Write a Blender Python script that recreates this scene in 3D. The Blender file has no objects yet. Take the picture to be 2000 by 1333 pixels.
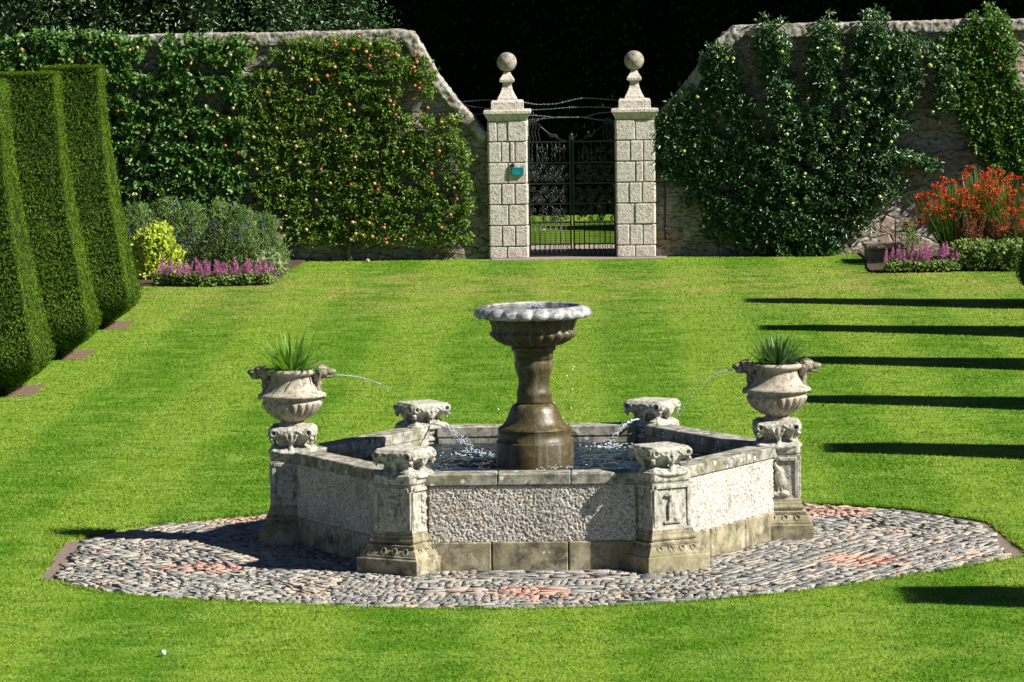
import bpy, math, random
import numpy as np
from mathutils import Vector, Matrix
R = math.radians
rng = np.random.default_rng(7)
random.seed(7)
sc = bpy.context.scene
col = sc.collection

# ------------------------------------------------------------------ camera
F, CX, CY, CZ, YAW, PIT, ROL = 7664., .483, -35.43, 4.921, .0191, .0880, .0140
fw = np.array([-math.sin(YAW)*math.cos(PIT), math.cos(YAW)*math.cos(PIT), -math.sin(PIT)])
rt = np.array([math.cos(YAW), math.sin(YAW), 0.]); up = np.cross(rt, fw)
R2 = math.cos(ROL)*rt-math.sin(ROL)*up; U2 = math.sin(ROL)*rt+math.cos(ROL)*up
CP = np.array([CX, CY, CZ])
cam = bpy.data.cameras.new('camera'); co = bpy.data.objects.new('camera', cam); col.objects.link(co)
cam.sensor_width = 36; cam.lens = F/2000*36; cam.clip_start = .5; cam.clip_end = 600
M = Matrix(((R2[0], U2[0], -fw[0], CX), (R2[1], U2[1], -fw[1], CY), (R2[2], U2[2], -fw[2], CZ), (0, 0, 0, 1)))
co.matrix_world = M
sc.camera = co
# ------------------------------------------------------------------ light
SUN_AZ, SUN_EL = R(-18), R(38.5)          # azimuth from +X, anticlockwise
sd = Vector((math.cos(SUN_AZ)*math.cos(SUN_EL), math.sin(SUN_AZ)*math.cos(SUN_EL), math.sin(SUN_EL)))
sl = bpy.data.lights.new('sun', 'SUN'); so = bpy.data.objects.new('sun', sl); col.objects.link(so)
sl.energy = 5.0; sl.angle = R(.5); sl.color = (1, .95, .86)
so.rotation_euler = sd.to_track_quat('Z', 'Y').to_euler(); so.location = (20, -10, 30)
w = bpy.data.worlds.new('World'); sc.world = w; w.use_nodes = True
nt = w.node_tree; bg = nt.nodes['Background']; bg.inputs[1].default_value = .05
sky = nt.nodes.new('ShaderNodeTexSky'); sky.sky_type = 'NISHITA'; sky.sun_disc = False
sky.sun_elevation = SUN_EL; sky.sun_rotation = math.pi/2-SUN_AZ; sky.air_density = .35; sky.dust_density = .1
nt.links.new(sky.outputs[0], bg.inputs[0])
vs = sc.view_settings; vs.view_transform = 'Standard'; vs.look = 'None'; vs.exposure = .92; vs.gamma = 1
sc.cycles.max_bounces = 5; sc.cycles.diffuse_bounces = 1; sc.cycles.glossy_bounces = 2
sc.cycles.transmission_bounces = 3; sc.cycles.transparent_max_bounces = 6

def ray(px, py): return fw+R2*((px-1000)/F)-U2*((py-666.5)/F)
def gp(px, py, z=0.): d = ray(px, py); return CP+d*((z-CZ)/d[2])     # photo point to the ground
def wp(px, py, y): d = ray(px, py); return CP+d*((y-CY)/d[1])        # photo point to an upright plane

# ------------------------------------------------------------------ mesh helpers
class MB:
    def __init__(s): s.v = []; s.f = []; s.n = 0; s.sh = []
    def add(s, V, Fc, smooth=False):
        V = np.asarray(V, float).reshape(-1, 3)
        s.v.append(V)
        for f in Fc: s.f.append(tuple(int(i)+s.n for i in f)); s.sh.append(smooth)
        s.n += len(V); return s
    def box(s, c, h, bev=0, rot=None):
        cx, cy, cz = c; hx, hy, hz = h
        if not bev:
            V = np.array([(x, y, z) for z in (-hz, hz) for x, y in ((-hx, -hy), (hx, -hy), (hx, hy), (-hx, hy))])
            Fc = [(3, 2, 1, 0), (4, 5, 6, 7)]+[(i, (i+1) % 4, 4+(i+1) % 4, 4+i) for i in range(4)]
        else:
            b = bev; V = []; Fc = []
            lv = [(-hz, b), (-hz+b, 0), (hz-b, 0), (hz, b)]
            for z, k in lv:
                x, y = hx-k, hy-k; q = b if k == 0 else b*.4
                V += [(-x+q, -y, z), (x-q, -y, z), (x, -y+q, z), (x, y-q, z), (x-q, y, z), (-x+q, y, z), (-x, y-q, z), (-x, -y+q, z)]
            V = np.array(V)
            for l in range(3): Fc += [(l*8+i, l*8+(i+1) % 8, l*8+8+(i+1) % 8, l*8+8+i) for i in range(8)]
            Fc += [tuple(range(7, -1, -1)), tuple(range(24, 32))]
        if rot is not None: V = V@np.array(rot).T
        return s.add(V+np.array(c), Fc)
    def lathe(s, prof, n=48, c=(0, 0, 0), fn=None, smooth=True, cap=True, sq=False, a0=0.):
        V = []; m = len(prof)
        for k, p in enumerate(prof):
            for i in range(n):
                a = 2*math.pi*i/n+a0
                r = p[0]
                if fn: r = fn(r, a, k, p)
                if sq:
                    q = r/max(abs(math.cos(a-a0-math.pi/4)), abs(math.sin(a-a0-math.pi/4))) if 0 else r
                V.append((c[0]+r*math.cos(a), c[1]+r*math.sin(a), c[2]+p[1]))
        Fc = [(k*n+i, k*n+(i+1) % n, (k+1)*n+(i+1) % n, (k+1)*n+i) for k in range(m-1) for i in range(n)]
        if cap: Fc += [tuple(range(n-1, -1, -1)), tuple(range((m-1)*n, m*n))]
        return s.add(V, Fc, smooth)
    def sq(s, prof, c=(0, 0, 0), off=(0, 0), ch=.0):
        V = []; m = len(prof)
        for p in prof:
            hx, z = p[0], p[1]; hy = p[2] if len(p) > 2 else hx
            for x, y in ((-1, -1), (1, -1), (1, 1), (-1, 1)): V.append((c[0]+x*hx, c[1]+y*hy, c[2]+z))
        Fc = [(k*4+i, k*4+(i+1) % 4, k*4+4+(i+1) % 4, k*4+4+i) for k in range(m-1) for i in range(4)]
        Fc += [(3, 2, 1, 0), tuple(range((m-1)*4, m*4))]
        return s.add(V, Fc)
    def tube(s, P, r, n=6, smooth=True):
        P = np.asarray(P, float); m = len(P)
        r = np.full(m, float(r)) if np.isscalar(r) else np.asarray(r, float)
        T = np.gradient(P, axis=0); T /= np.linalg.norm(T, axis=1)[:, None]+1e-9
        ref = np.array([0, 0, 1.]) if abs(T[:, 2]).mean() < .8 else np.array([1., 0, 0])
        A = np.cross(T, ref); A /= np.linalg.norm(A, axis=1)[:, None]+1e-9; B = np.cross(T, A)
        an = np.arange(n)*2*math.pi/n
        V = P[:, None]+r[:, None, None]*(np.cos(an)[None, :, None]*A[:, None]+np.sin(an)[None, :, None]*B[:, None])
        Fc = [(k*n+i, k*n+n+i, k*n+n+(i+1) % n, k*n+(i+1) % n) for k in range(m-1) for i in range(n)]
        Fc += [tuple(range(n)), tuple(range((m-1)*n+n-1, (m-1)*n-1, -1))]
        return s.add(V.reshape(-1, 3), Fc, smooth)
    def ell(s, c, r, n=12, m=8, rot=None):
        V = [(0, 0, -1)]; Fc = []
        for k in range(1, m):
            t = math.pi*k/m
            V += [(math.sin(t)*math.cos(2*math.pi*i/n), math.sin(t)*math.sin(2*math.pi*i/n), -math.cos(t)) for i in range(n)]
        V.append((0, 0, 1)); V = np.array(V)*np.array(r)
        Fc += [(0, 1+(i+1) % n, 1+i) for i in range(n)]
        for k in range(m-2): Fc += [(1+k*n+i, 1+k*n+(i+1) % n, 1+(k+1)*n+(i+1) % n, 1+(k+1)*n+i) for i in range(n)]
        t = 1+(m-1)*n; Fc += [(t, t-n+i, t-n+(i+1) % n) for i in range(n)]
        if rot is not None: V = V@np.array(rot).T
        return s.add(V+np.array(c), Fc, True)
    def prism(s, P, z0, z1):
        n = len(P); V = [(p[0], p[1], z0) for p in P]+[(p[0], p[1], z1) for p in P]
        Fc = [tuple(range(n-1, -1, -1)), tuple(range(n, 2*n))]+[(i, (i+1) % n, n+(i+1) % n, n+i) for i in range(n)]
        return s.add(V, Fc)
    def mesh(s, name):
        me = bpy.data.meshes.new(name); me.from_pydata(np.concatenate(s.v).tolist(), [], s.f)
        me.polygons.foreach_set('use_smooth', s.sh); me.update(); return me
    def build(s, name, mat, parent=None, **k): return link(name, s.mesh(name), mat, parent, **k)

def link(name, me, mat=None, parent=None, loc=None, rot=None):
    o = bpy.data.objects.new(name, me); col.objects.link(o)
    if mat is not None and not me.materials: me.materials.append(mat)
    if parent: o.parent = parent
    if loc is not None: o.location = loc
    if rot is not None: o.rotation_euler = rot
    return o
def tag(o, label=None, cat=None, group=None, kind=None):
    if label: o['label'] = label
    if cat: o['category'] = cat
    if group: o['group'] = group
    if kind: o['kind'] = kind
    return o
def empty(name, loc, label, cat, group=None, rz=0):
    o = bpy.data.objects.new(name, None); col.objects.link(o); o.location = loc; o.rotation_euler = (0, 0, rz)
    o.empty_display_size = .2
    return tag(o, label, cat, group)
def copy_tree(o, parent=None):
    c = o.copy(); col.objects.link(c); c.parent = parent
    for ch in [x for x in kids.get(o.name, [])] if 0 else list(o.children): copy_tree(ch, c)
    return c
def voxel(mb, size, name, disp=0., dscale=.05):
    """union the shapes of mb into one skin with a voxel remesh, then weather it a little"""
    me = mb.mesh(name); o = bpy.data.objects.new(name, me); col.objects.link(o)
    m = o.modifiers.new('r', 'REMESH'); m.mode = 'VOXEL'; m.voxel_size = size; m.use_smooth_shade = True
    if disp:
        t = bpy.data.textures.new(name, 'CLOUDS'); t.noise_scale = dscale; t.noise_depth = 3
        d = o.modifiers.new('d', 'DISPLACE'); d.texture = t; d.strength = disp; d.mid_level = .5
    dg = bpy.context.evaluated_depsgraph_get()
    nm = bpy.data.meshes.new_from_object(o.evaluated_get(dg)); nm.name = name
    bpy.data.objects.remove(o); bpy.data.meshes.remove(me)
    return nm
def rawmesh(name, V, Fq, k, v=None, smooth=False):
    """fast mesh from arrays; every face has k corners; v = per-face value"""
    me = bpy.data.meshes.new(name); V = np.ascontiguousarray(V, np.float32); Fq = np.ascontiguousarray(Fq, np.int32)
    me.vertices.add(len(V)); me.vertices.foreach_set('co', V.ravel())
    me.loops.add(Fq.size); me.loops.foreach_set('vertex_index', Fq.ravel())
    nf = Fq.size//k; me.polygons.add(nf)
    me.polygons.foreach_set('loop_start', np.arange(nf, dtype=np.int32)*k)
    me.polygons.foreach_set('loop_total', np.full(nf, k, np.int32))
    if smooth: me.polygons.foreach_set('use_smooth', np.ones(nf, bool))
    me.update(calc_edges=True)
    if v is not None:
        a = me.attributes.new('v', 'FLOAT', 'FACE'); a.data.foreach_set('value', np.ascontiguousarray(v, np.float32))
    return me
def nrm(a): return a/(np.linalg.norm(a, axis=-1, keepdims=True)+1e-9)
LEAF = np.array([(0, 0, 0), (.3, -.5, .10), (.72, -.38, .06), (1, 0, -.08), (.72, .38, .06), (.3, .5, .10)])
def leaves(name, P, N, L, W, T=None, v=None, tmpl=LEAF):
    n = len(P); k = len(tmpl)
    if T is None: T = rng.normal(size=(n, 3))
    N = nrm(N); T = nrm(T-N*(T*N).sum(1)[:, None]); B = np.cross(N, T)
    L = np.broadcast_to(L, (n,)); W = np.broadcast_to(W, (n,))
    V = P[:, None]+tmpl[None, :, 0:1]*L[:, None, None]*T[:, None]+tmpl[None, :, 1:2]*W[:, None, None]*B[:, None]+tmpl[None, :, 2:3]*L[:, None, None]*N[:, None]
    if k == 6:
        a = np.array([[0, 1, 2, 3], [0, 3, 4, 5]])
        Fq = (np.arange(n)[:, None, None]*6+a[None]).reshape(-1, 4)
        return rawmesh(name, V.reshape(-1, 3), Fq, 4, None if v is None else np.repeat(v, 2))
    Fq = np.arange(n*k).reshape(n, k)
    return rawmesh(name, V.reshape(-1, 3), Fq, k, v)
TRI = np.array([(0, -.5, 0), (0, .5, 0), (1, 0, 0)])
DIA = np.array([(0, 0, 0), (.5, -.5, .08), (1, 0, 0), (.5, .5, .08)])
def vnoise(x, y, seed=0):
    """smooth value noise in numpy"""
    xi = np.floor(x).astype(int); yi = np.floor(y).astype(int); fx = x-xi; fy = y-yi
    fx = fx*fx*(3-2*fx); fy = fy*fy*(3-2*fy)
    h = lambda a, b: (np.sin(a*127.1+b*311.7+seed*74.7)*43758.5453) % 1.
    return (h(xi, yi)*(1-fx)+h(xi+1, yi)*fx)*(1-fy)+(h(xi, yi+1)*(1-fx)+h(xi+1, yi+1)*fx)*fy
def inpoly(x, y, P):
    c = np.zeros(np.shape(x), bool); n = len(P)
    for i in range(n):
        x1, y1 = P[i][:2]; x2, y2 = P[i-1][:2]
        k = ((y1 > y) != (y2 > y)); c ^= k & (x < (x2-x1)*(y-y1)/((y2-y1) if y2 != y1 else 1e-9)+x1)
    return c

# ------------------------------------------------------------------ materials
class NT:
    def __init__(s, name):
        s.m = bpy.data.materials.new(name); s.m.use_nodes = True; s.t = s.m.node_tree
        s.b = s.t.nodes['Principled BSDF']; s.out = s.t.nodes['Material Output']
    def n(s, ty, **k):
        q = s.t.nodes.new(ty)
        for a, b in k.items(): setattr(q, a, b)
        return q
    def l(s, a, b): s.t.links.new(a, b)
    def pos(s, world=False, scale=(1, 1, 1)):
        if world: o = s.n('ShaderNodeNewGeometry').outputs['Position']
        else: o = s.n('ShaderNodeTexCoord').outputs['Object']
        if scale != (1, 1, 1):
            m = s.n('ShaderNodeMapping'); m.inputs['Scale'].default_value = scale; s.l(o, m.inputs[0]); o = m.outputs[0]
        return o
    def noise(s, p, sc, det=4, rough=.6):
        q = s.n('ShaderNodeTexNoise'); q.inputs['Scale'].default_value = sc; q.inputs['Detail'].default_value = det
        q.inputs['Roughness'].default_value = rough; s.l(p, q.inputs['Vector']); return q.outputs['Fac']
    def vor(s, p, sc, feat='F1', out='Distance'):
        q = s.n('ShaderNodeTexVoronoi', feature=feat); q.inputs['Scale'].default_value = sc; s.l(p, q.inputs['Vector']); return q.outputs[out]
    def ramp(s, f, st):
        q = s.n('ShaderNodeValToRGB'); e = q.color_ramp.elements
        while len(e) < len(st): e.new(.5)
        for i, (a, c) in enumerate(st):
            e[i].position = a; e[i].color = (c if len(c) == 4 else (*c, 1)) if not np.isscalar(c) else (c, c, c, 1)
        s.l(f, q.inputs[0]); return q.outputs[0]
    def mix(s, f, a, b, mode='MIX'):
        q = s.n('ShaderNodeMix', data_type='RGBA', blend_type=mode)
        for i, x in ((0, f), (6, a), (7, b)):
            if hasattr(x, 'links'): s.l(x, q.inputs[i])
            else: q.inputs[i].default_value = x if i == 0 else (*x, 1) if len(x) == 3 else x
        return q.outputs[2]
    def math(s, op, a, b=0.):
        q = s.n('ShaderNodeMath', operation=op)
        for i, x in enumerate((a, b)):
            if hasattr(x, 'links'): s.l(x, q.inputs[i])
            else: q.inputs[i].default_value = x
        return q.outputs[0]
    def bump(s, h, st, dist, prev=None):
        q = s.n('ShaderNodeBump'); q.inputs['Strength'].default_value = st; q.inputs['Distance'].default_value = dist
        s.l(h, q.inputs['Height'])
        if prev is not None: s.l(prev, q.inputs['Normal'])
        return q.outputs[0]
    def fin(s, c, rough=.85, nrmal=None, spec=.3):
        if hasattr(c, 'links'): s.l(c, s.b.inputs['Base Color'])
        else: s.b.inputs['Base Color'].default_value = (*c, 1)
        if hasattr(rough, 'links'): s.l(rough, s.b.inputs['Roughness'])
        else: s.b.inputs['Roughness'].default_value = rough
        s.b.inputs['Specular IOR Level'].default_value = spec
        if nrmal is not None: s.l(nrmal, s.b.inputs['Normal'])
        return s.m

def stone(name, a, b, dark, stain=.45, lichen=.0, lich_sc=9, bump=.6, bd=.012, nsc=4., moss=None, world=False, rough=.9, fine=60., spec=.25, streak=.6):
    t = NT(name); p = t.pos(world)
    n1 = t.noise(p, nsc, 5, .65); n2 = t.noise(p, nsc*4.3, 5, .7); n3 = t.noise(p, fine, 3, .7)
    c = t.mix(t.ramp(n1, [(.35, 0.), (.65, 1.)]), a, b)
    c = t.mix(t.ramp(n2, [(1-stain-.12, 0.), (1-stain+.08, 1.)]), c, dark)
    sk = t.noise(t.pos(world, (1, 1, .22)), nsc*2.6, 4, .7)
    c = t.mix(t.ramp(sk, [(.53, 0.), (.68, streak)]), c, tuple(x*.7 for x in dark))
    if moss is not None:
        c = t.mix(t.ramp(t.noise(p, nsc*1.7, 4), [(.52, 0.), (.66, 1.)]), c, moss)
    if lichen:
        d = t.vor(p, lich_sc); nn = t.math('ADD', d, t.math('MULTIPLY', n2, .35))
        msk = t.math('MULTIPLY', t.ramp(nn, [(lichen, 1.), (lichen+.05, 0.)]), t.ramp(n1, [(.42, 0.), (.5, 1.)]))
        c = t.mix(msk, c, (.72, .71, .66))
    c = t.mix(t.ramp(n3, [(.3, .45), (.6, 0.)]), c, dark)
    h = t.math('ADD', t.math('MULTIPLY', n2, .7), t.math('MULTIPLY', n3, .5))
    return t.fin(c, rough, t.bump(h, bump, bd), spec)

def pebbles():
    t = NT('pebble_dash'); p = t.pos(True); n1 = t.noise(p, 2.4, 5, .7); sk = t.noise(t.pos(True, (1, 1, .25)), 6, 4, .7)
    vc = t.vor(p, 62, 'F1', 'Color'); sp = t.n('ShaderNodeSeparateColor'); t.l(vc, sp.inputs[0])
    c = t.ramp(sp.outputs[0], [(0, (.24, .22, .20)), (.2, (.44, .40, .35)), (.45, (.60, .57, .52)), (.7, (.56, .47, .38)), (1, (.72, .70, .66))])
    c = t.mix(t.ramp(t.noise(p, 75, 3, .7), [(.32, .85), (.5, 0.)]), c, (.13, .12, .11))
    c = t.mix(t.ramp(n1, [(.52, 0.), (.68, .6)]), c, (.24, .22, .19))
    c = t.mix(t.ramp(sk, [(.56, 0.), (.68, .5)]), c, (.14, .13, .12))
    return t.fin(c, .9, t.bump(sp.outputs[1], .4, .004), .2)
def foliage(name, c0, c1, rough=.5, trans=.25, spec=.4, world_noise=0.):
    """leaf colour varies leaf by leaf through the face value 'v'"""
    t = NT(name); at = t.n('ShaderNodeAttribute', attribute_name='v')
    f = at.outputs['Fac']
    c = t.mix(f, c0, c1)
    if world_noise:
        n = t.ramp(t.noise(t.pos(True), world_noise, 3), [(.35, .72), (.65, 1.25)])
        c = t.mix(1., c, n, 'MULTIPLY')
    t.fin(c, rough, None, spec)
    tr = t.n('ShaderNodeBsdfTranslucent'); ms = t.n('ShaderNodeMixShader'); ms.inputs[0].default_value = trans
    cc = t.mix(1., c, (1.3, 1.5, .6), 'MULTIPLY'); t.l(cc, tr.inputs[0])
    t.l(t.b.outputs[0], ms.inputs[1]); t.l(tr.outputs[0], ms.inputs[2]); t.l(ms.outputs[0], t.out.inputs[0])
    return t.m
def plain(name, c, rough=.6, spec=.4, metal=0., nz=0.):
    t = NT(name)
    if nz:
        n = t.noise(t.pos(), nz, 4); t.fin(t.mix(t.ramp(n, [(.3, .0), (.7, 1.)]), tuple(x*.55 for x in c), tuple(min(1, x*1.3) for x in c)), rough, t.bump(n, .3, .01), spec)
    else: t.fin(c, rough, None, spec)
    t.b.inputs['Metallic'].default_value = metal
    return t.m

def grass_mat(name, sheet):
    t = NT(name); p = t.pos(True)
    sx = t.n('ShaderNodeSeparateXYZ'); t.l(p, sx.inputs[0])
    nb = t.noise(p, .35, 3); 
    # mown stripes running up the lawn, the edges wandering a little
    ph = t.math('ADD', t.math('MULTIPLY', sx.outputs[0], 2*math.pi/2.15), t.math('MULTIPLY', nb, 2.2))
    st = t.ramp(t.math('ADD', t.math('MULTIPLY', t.math('SINE', ph), .5), .5), [(.28, 0.), (.72, 1.)])
    c = t.mix(st, (.092, .208, .009), (.182, .290, .025))  # how the leaning blades catch the light is put into the colour
    m = t.noise(t.pos(True, (1, 1., 1)), 1.3, 6, .75)
    c = t.mix(t.ramp(m, [(.44, 0.), (.64, .7)]), c, (.225, .335, .050))
    m2 = t.noise(t.pos(True, (.8, 1.3, 1)), 3.0, 5, .75)
    c = t.mix(t.ramp(m2, [(.48, 0.), (.66, .7)]), c, (.042, .150, .005))
    far = t.ramp(t.math('ADD', t.math('MULTIPLY', t.noise(p, .5, 3), 6.), sx.outputs[1]), [(0, 0.), (1, 0.)])
    # dry patches up the far lawn
    fy = t.n('ShaderNodeMapRange'); t.l(sx.outputs[1], fy.inputs[0]); fy.inputs[1].default_value = 22; fy.inputs[2].default_value = 29
    fz = t.n('ShaderNodeMapRange'); t.l(sx.outputs[1], fz.inputs[0]); fz.inputs[1].default_value = 33.5; fz.inputs[2].default_value = 35.; fz.inputs[3].default_value = 1; fz.inputs[4].default_value = 0
    dry = t.math('MULTIPLY', t.math('MULTIPLY', fy.outputs[0], fz.outputs[0]), t.ramp(t.noise(p, .9, 4), [(.42, 0.), (.62, .75)]))
    c = t.mix(dry, c, (.30, .29, .075))
    if not sheet:
        at = t.n('ShaderNodeAttribute', attribute_name='v')
        k = t.ramp(at.outputs['Fac'], [(0, .84), (1, 1.22)])
        c = t.mix(1., c, k, 'MULTIPLY')
        c = t.mix(t.math('GREATER_THAN', at.outputs['Fac'], .94), c, (.33, .36, .10))
    else:
        n = t.noise(p, 45, 3); c = t.mix(1., c, t.ramp(n, [(.3, .5), (.7, 1.2)]), 'MULTIPLY')
    t.fin(c, .75, None, .12)
    return t.m

M_lawn = grass_mat('lawn_sheet', True); M_blade = grass_mat('grass_blades', False)
M_soil = stone('soil', (.085, .055, .035), (.12, .08, .05), (.04, .025, .018), .4, bump=1, bd=.03, nsc=3, world=True)
M_soilp = stone('dry_soil', (.20, .135, .09), (.26, .18, .12), (.09, .06, .04), .4, bump=1, bd=.02, nsc=5, world=True)
M_st = stone('carved_sandstone', (.62, .60, .52), (.44, .40, .32), (.11, .12, .10), .40, .26, 12, .8, .012, 5.)
M_st2 = stone('basin_coping_stone', (.52, .50, .42), (.38, .36, .29), (.10, .095, .08), .46, .34, 9, .7, .008, 2.2, moss=(.20, .19, .10), world=True)
M_pl = stone('basin_plinth_stone', (.52, .46, .32), (.36, .32, .20), (.10, .09, .06), .45, .24, 8, .5, .008, 1.6, moss=(.24, .22, .12), world=True)
M_peb = pebbles()
M_urn = stone('urn_stone', (.52, .48, .41), (.44, .37, .28), (.15, .13, .10), .40, .15, 8, .6, .008, 5.)
M_lion = stone('lion_head_stone', (.54, .48, .39), (.42, .35, .27), (.12, .10, .08), .5, .10, 14, .8, .008, 7.)
M_pil = stone('gate_pillar_stone', (.76, .70, .63), (.68, .61, .53), (.20, .17, .14), .36, .0, 9, 1., .03, 4.5, fine=30, moss=(.52, .45, .38), streak=.0)
M_ball = stone('ball_stone', (.34, .29, .24), (.44, .42, .36), (.13, .10, .08), .42, .15, 5, .5, .01, 3.)
M_iron = plain('black_wrought_iron', (.010, .012, .012), .36, .5)
M_wire = plain('galvanised_wire', (.30, .34, .38), .35, .5, .6)
M_bark = stone('bark', (.24, .21, .17), (.16, .13, .10), (.06, .05, .04), .45, 0, 9, 1, .03, 6.)
M_barkd = stone('dark_bark', (.035, .03, .025), (.025, .02, .018), (.02, .015, .012), .45, 0, 9, 1, .05, 3.)

def bronze():
    t = NT('wet_weathered_column'); p = t.pos()
    n = t.noise(t.pos(False, (1, 1, .35)), 5, 5, .65); n2 = t.noise(p, 16, 5, .7); n3 = t.noise(p, 70, 3)
    c = t.mix(t.ramp(n, [(.38, 0.), (.66, 1.)]), (.085, .060, .013), (.034, .028, .013))
    c = t.mix(t.ramp(n2, [(.50, 0.), (.68, .8)]), c, (.16, .125, .055))
    c = t.mix(t.ramp(t.noise(t.pos(False, (1, 1, .12)), 11, 4, .7), [(.52, 0.), (.66, .55)]), c, (.20, .18, .12))
    c = t.mix(t.ramp(n3, [(.3, .5), (.5, 0.)]), c, (.02, .018, .01))
    h = t.math('ADD', n2, t.math('MULTIPLY', n3, .4))
    r = t.ramp(n, [(.3, .30), (.7, .6)])
    return t.fin(c, r, t.bump(h, .35, .010), .5)
M_col = bronze()
def rimmat():
    t = NT('wet_lead_rim'); p = t.pos(); n = t.noise(p, 14, 5, .7)
    c = t.mix(t.ramp(n, [(.35, 0.), (.6, 1.)]), (.12, .11, .09), (.50, .50, .50))
    return t.fin(c, .22, t.bump(n, .4, .01), .7)
M_rim = rimmat()
def water(name, sc=7., col_=(.010, .026, .040), st=.9):
    t = NT(name); p = t.pos(True); n = t.noise(p, sc, 4, .6); n2 = t.noise(p, sc*3.1, 3, .5)
    h = t.math('ADD', n, t.math('MULTIPLY', n2, .35))
    t.fin(col_, .04, t.bump(h, st, .12), .9); t.b.inputs['IOR'].default_value = 1.4
    return t.m
M_water = water('pool_water')
def jetm():
    t = NT('falling_water'); t.fin((.85, .92, .98), .08, None, .8)
    t.b.inputs['Transmission Weight'].default_value = .55; t.b.inputs['IOR'].default_value = 1.33
    return t.m
M_jet = jetm()
def foamm():
    t = NT('splash_foam'); return t.fin((.75, .8, .84), .4, None, .6)
M_foam = foamm()

def wallmat():
    t = NT('lime_rubble_wall'); p = t.pos(True, (1, 1, 1.9)); n = t.noise(p, 1.3, 5, .65); n2 = t.noise(p, 9, 5, .7); n3 = t.noise(p, 40, 3)
    pv = t.n('ShaderNodeVectorMath', operation='ADD'); t.l(p, pv.inputs[0])
    nv = t.n('ShaderNodeTexNoise'); nv.inputs['Scale'].default_value = 3; t.l(p, nv.inputs[0])
    m_ = t.n('ShaderNodeVectorMath', operation='SCALE'); t.l(nv.outputs[1], m_.inputs[0]); m_.inputs['Scale'].default_value = .25
    t.l(m_.outputs[0], pv.inputs[1])
    vc = t.vor(pv.outputs[0], 2.6, 'F1', 'Color'); ve = t.vor(pv.outputs[0], 2.6, 'DISTANCE_TO_EDGE')
    sp = t.n('ShaderNodeSeparateColor'); t.l(vc, sp.inputs[0])
    c = t.ramp(sp.outputs[0], [(.0, (.42, .28, .21)), (.3, (.50, .38, .28)), (.55, (.34, .31, .27)), (.8, (.55, .49, .40)), (1, (.40, .32, .25))])
    mort = t.ramp(t.math('ADD', ve, t.math('MULTIPLY', n2, -.06)), [(.0, 1.), (.05, 0.)])
    c = t.mix(mort, c, (.52, .48, .42))
    c = t.mix(t.ramp(n, [(.44, 0.), (.62, .7)]), c, (.56, .53, .48))
    c = t.mix(t.ramp(n2, [(.47, 0.), (.62, .85)]), c, (.11, .09, .075))
    h = t.math('ADD', t.math('MULTIPLY', t.ramp(ve, [(0, 0.), (.12, 1.)]), .8), t.math('ADD', n2, t.math('MULTIPLY', n3, .4)))
    return t.fin(c, .95, t.bump(h, 1., .09), .2)
M_wall = wallmat()
M_cope = stone('wall_coping_stone', (.60, .58, .53), (.46, .42, .37), (.13, .11, .09), .45, .18, 5, 1., .03, 2.5, world=True, moss=(.22, .20, .08))

def cobm(name, peb=False):
    t = NT(name); at = t.n('ShaderNodeAttribute', attribute_name='v'); p = t.pos(True)
    c = t.ramp(at.outputs['Fac'], [(0, (.15, .15, .145)), (.16, (.22, .22, .21)), (.32, (.28, .275, .25)), (.46, (.34, .32, .27)), (.60, (.31, .31, .30)), (.70, (.40, .33, .26)), (.80, (.42, .32, .25)), (.9, (.42, .24, .185)), (1, (.47, .30, .23))])
    n = t.noise(p, 30, 4, .7)
    c = t.mix(1., c, t.ramp(n, [(.3, .65), (.7, 1.3)]), 'MULTIPLY')
    return t.fin(c, .75, t.bump(n, .6, .01), .35)
M_cob = cobm('cobble_stones')
M_mort = stone('mortar_bed', (.12, .10, .08), (.16, .13, .10), (.05, .04, .03), .4, world=True, nsc=6)
M_kerb = stone('pink_edging', (.27, .19, .15), (.24, .19, .16), (.11, .08, .07), .4, world=True, nsc=7)

# ================================================================== GROUND
left_e = [(127, 1057), (75, 1128), (200, 1156), (320, 1167), (600, 1181), (820, 1188), (1040, 1189), (1300, 1178), (1540, 1157), (1700, 1135), (1880, 1108), (2012, 1083), (1930, 1018), (1780, 993), (1640, 984), (1580, 981)]
PO = [tuple(gp(*p)[:2]) for p in left_e]+[(1.5, 2.66), (0., 2.86), (-1.5, 2.5)]+[tuple(gp(*p)[:2]) for p in ((515, 1003), (300, 1022), (200, 1040))]
def smooth_poly(P, it=1, keep=()):
    P = [np.array(p[:2]) for p in P]
    for _ in range(it):
        Q = []; n = len(P)
        for i in range(n):
            a, b = P[i], P[(i+1) % n]; Q += [a*.8+b*.2, a*.2+b*.8]
        P = Q
    return P
def resample(P, step):
    out = []; n = len(P)
    for i in range(n):
        a, b = np.array(P[i]), np.array(P[(i+1) % n]); k = max(1, int(np.linalg.norm(b-a)/step))
        out += [a+(b-a)*j/k for j in range(k)]
    return out
POf = np.array(resample(PO, .07)); POf += rng.normal(size=POf.shape)*.006
# beds
BL = [gp(*p)[:2] for p in ((120, 566), (275, 560), (420, 559), (530, 556), (548, 545), (560, 532), (578, 521))]+[np.array((-4.75, 38.)), np.array((-12., 38.))]
BR = [gp(*p)[:2] for p in ((1690, 506), (1694, 526), (1700, 532), (1800, 531), (2000, 528))]+[np.array((11., 33.)), np.array((11., 38.)), np.array((5.6, 38.))]
YL = [(-7.22, 23.8), (-7.22, 18.85), (-7.24, 13.9)]
YR = [(8.15, 25.6), (8.15, 20.5), (8.15, 15.4), (8.15, 10.3), (8.15, 5.2), (8.15, -5.2)]
SQ = [(x+(.02 if x < 0 else -.02), y+.1) for x, y in YL+YR]

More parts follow.
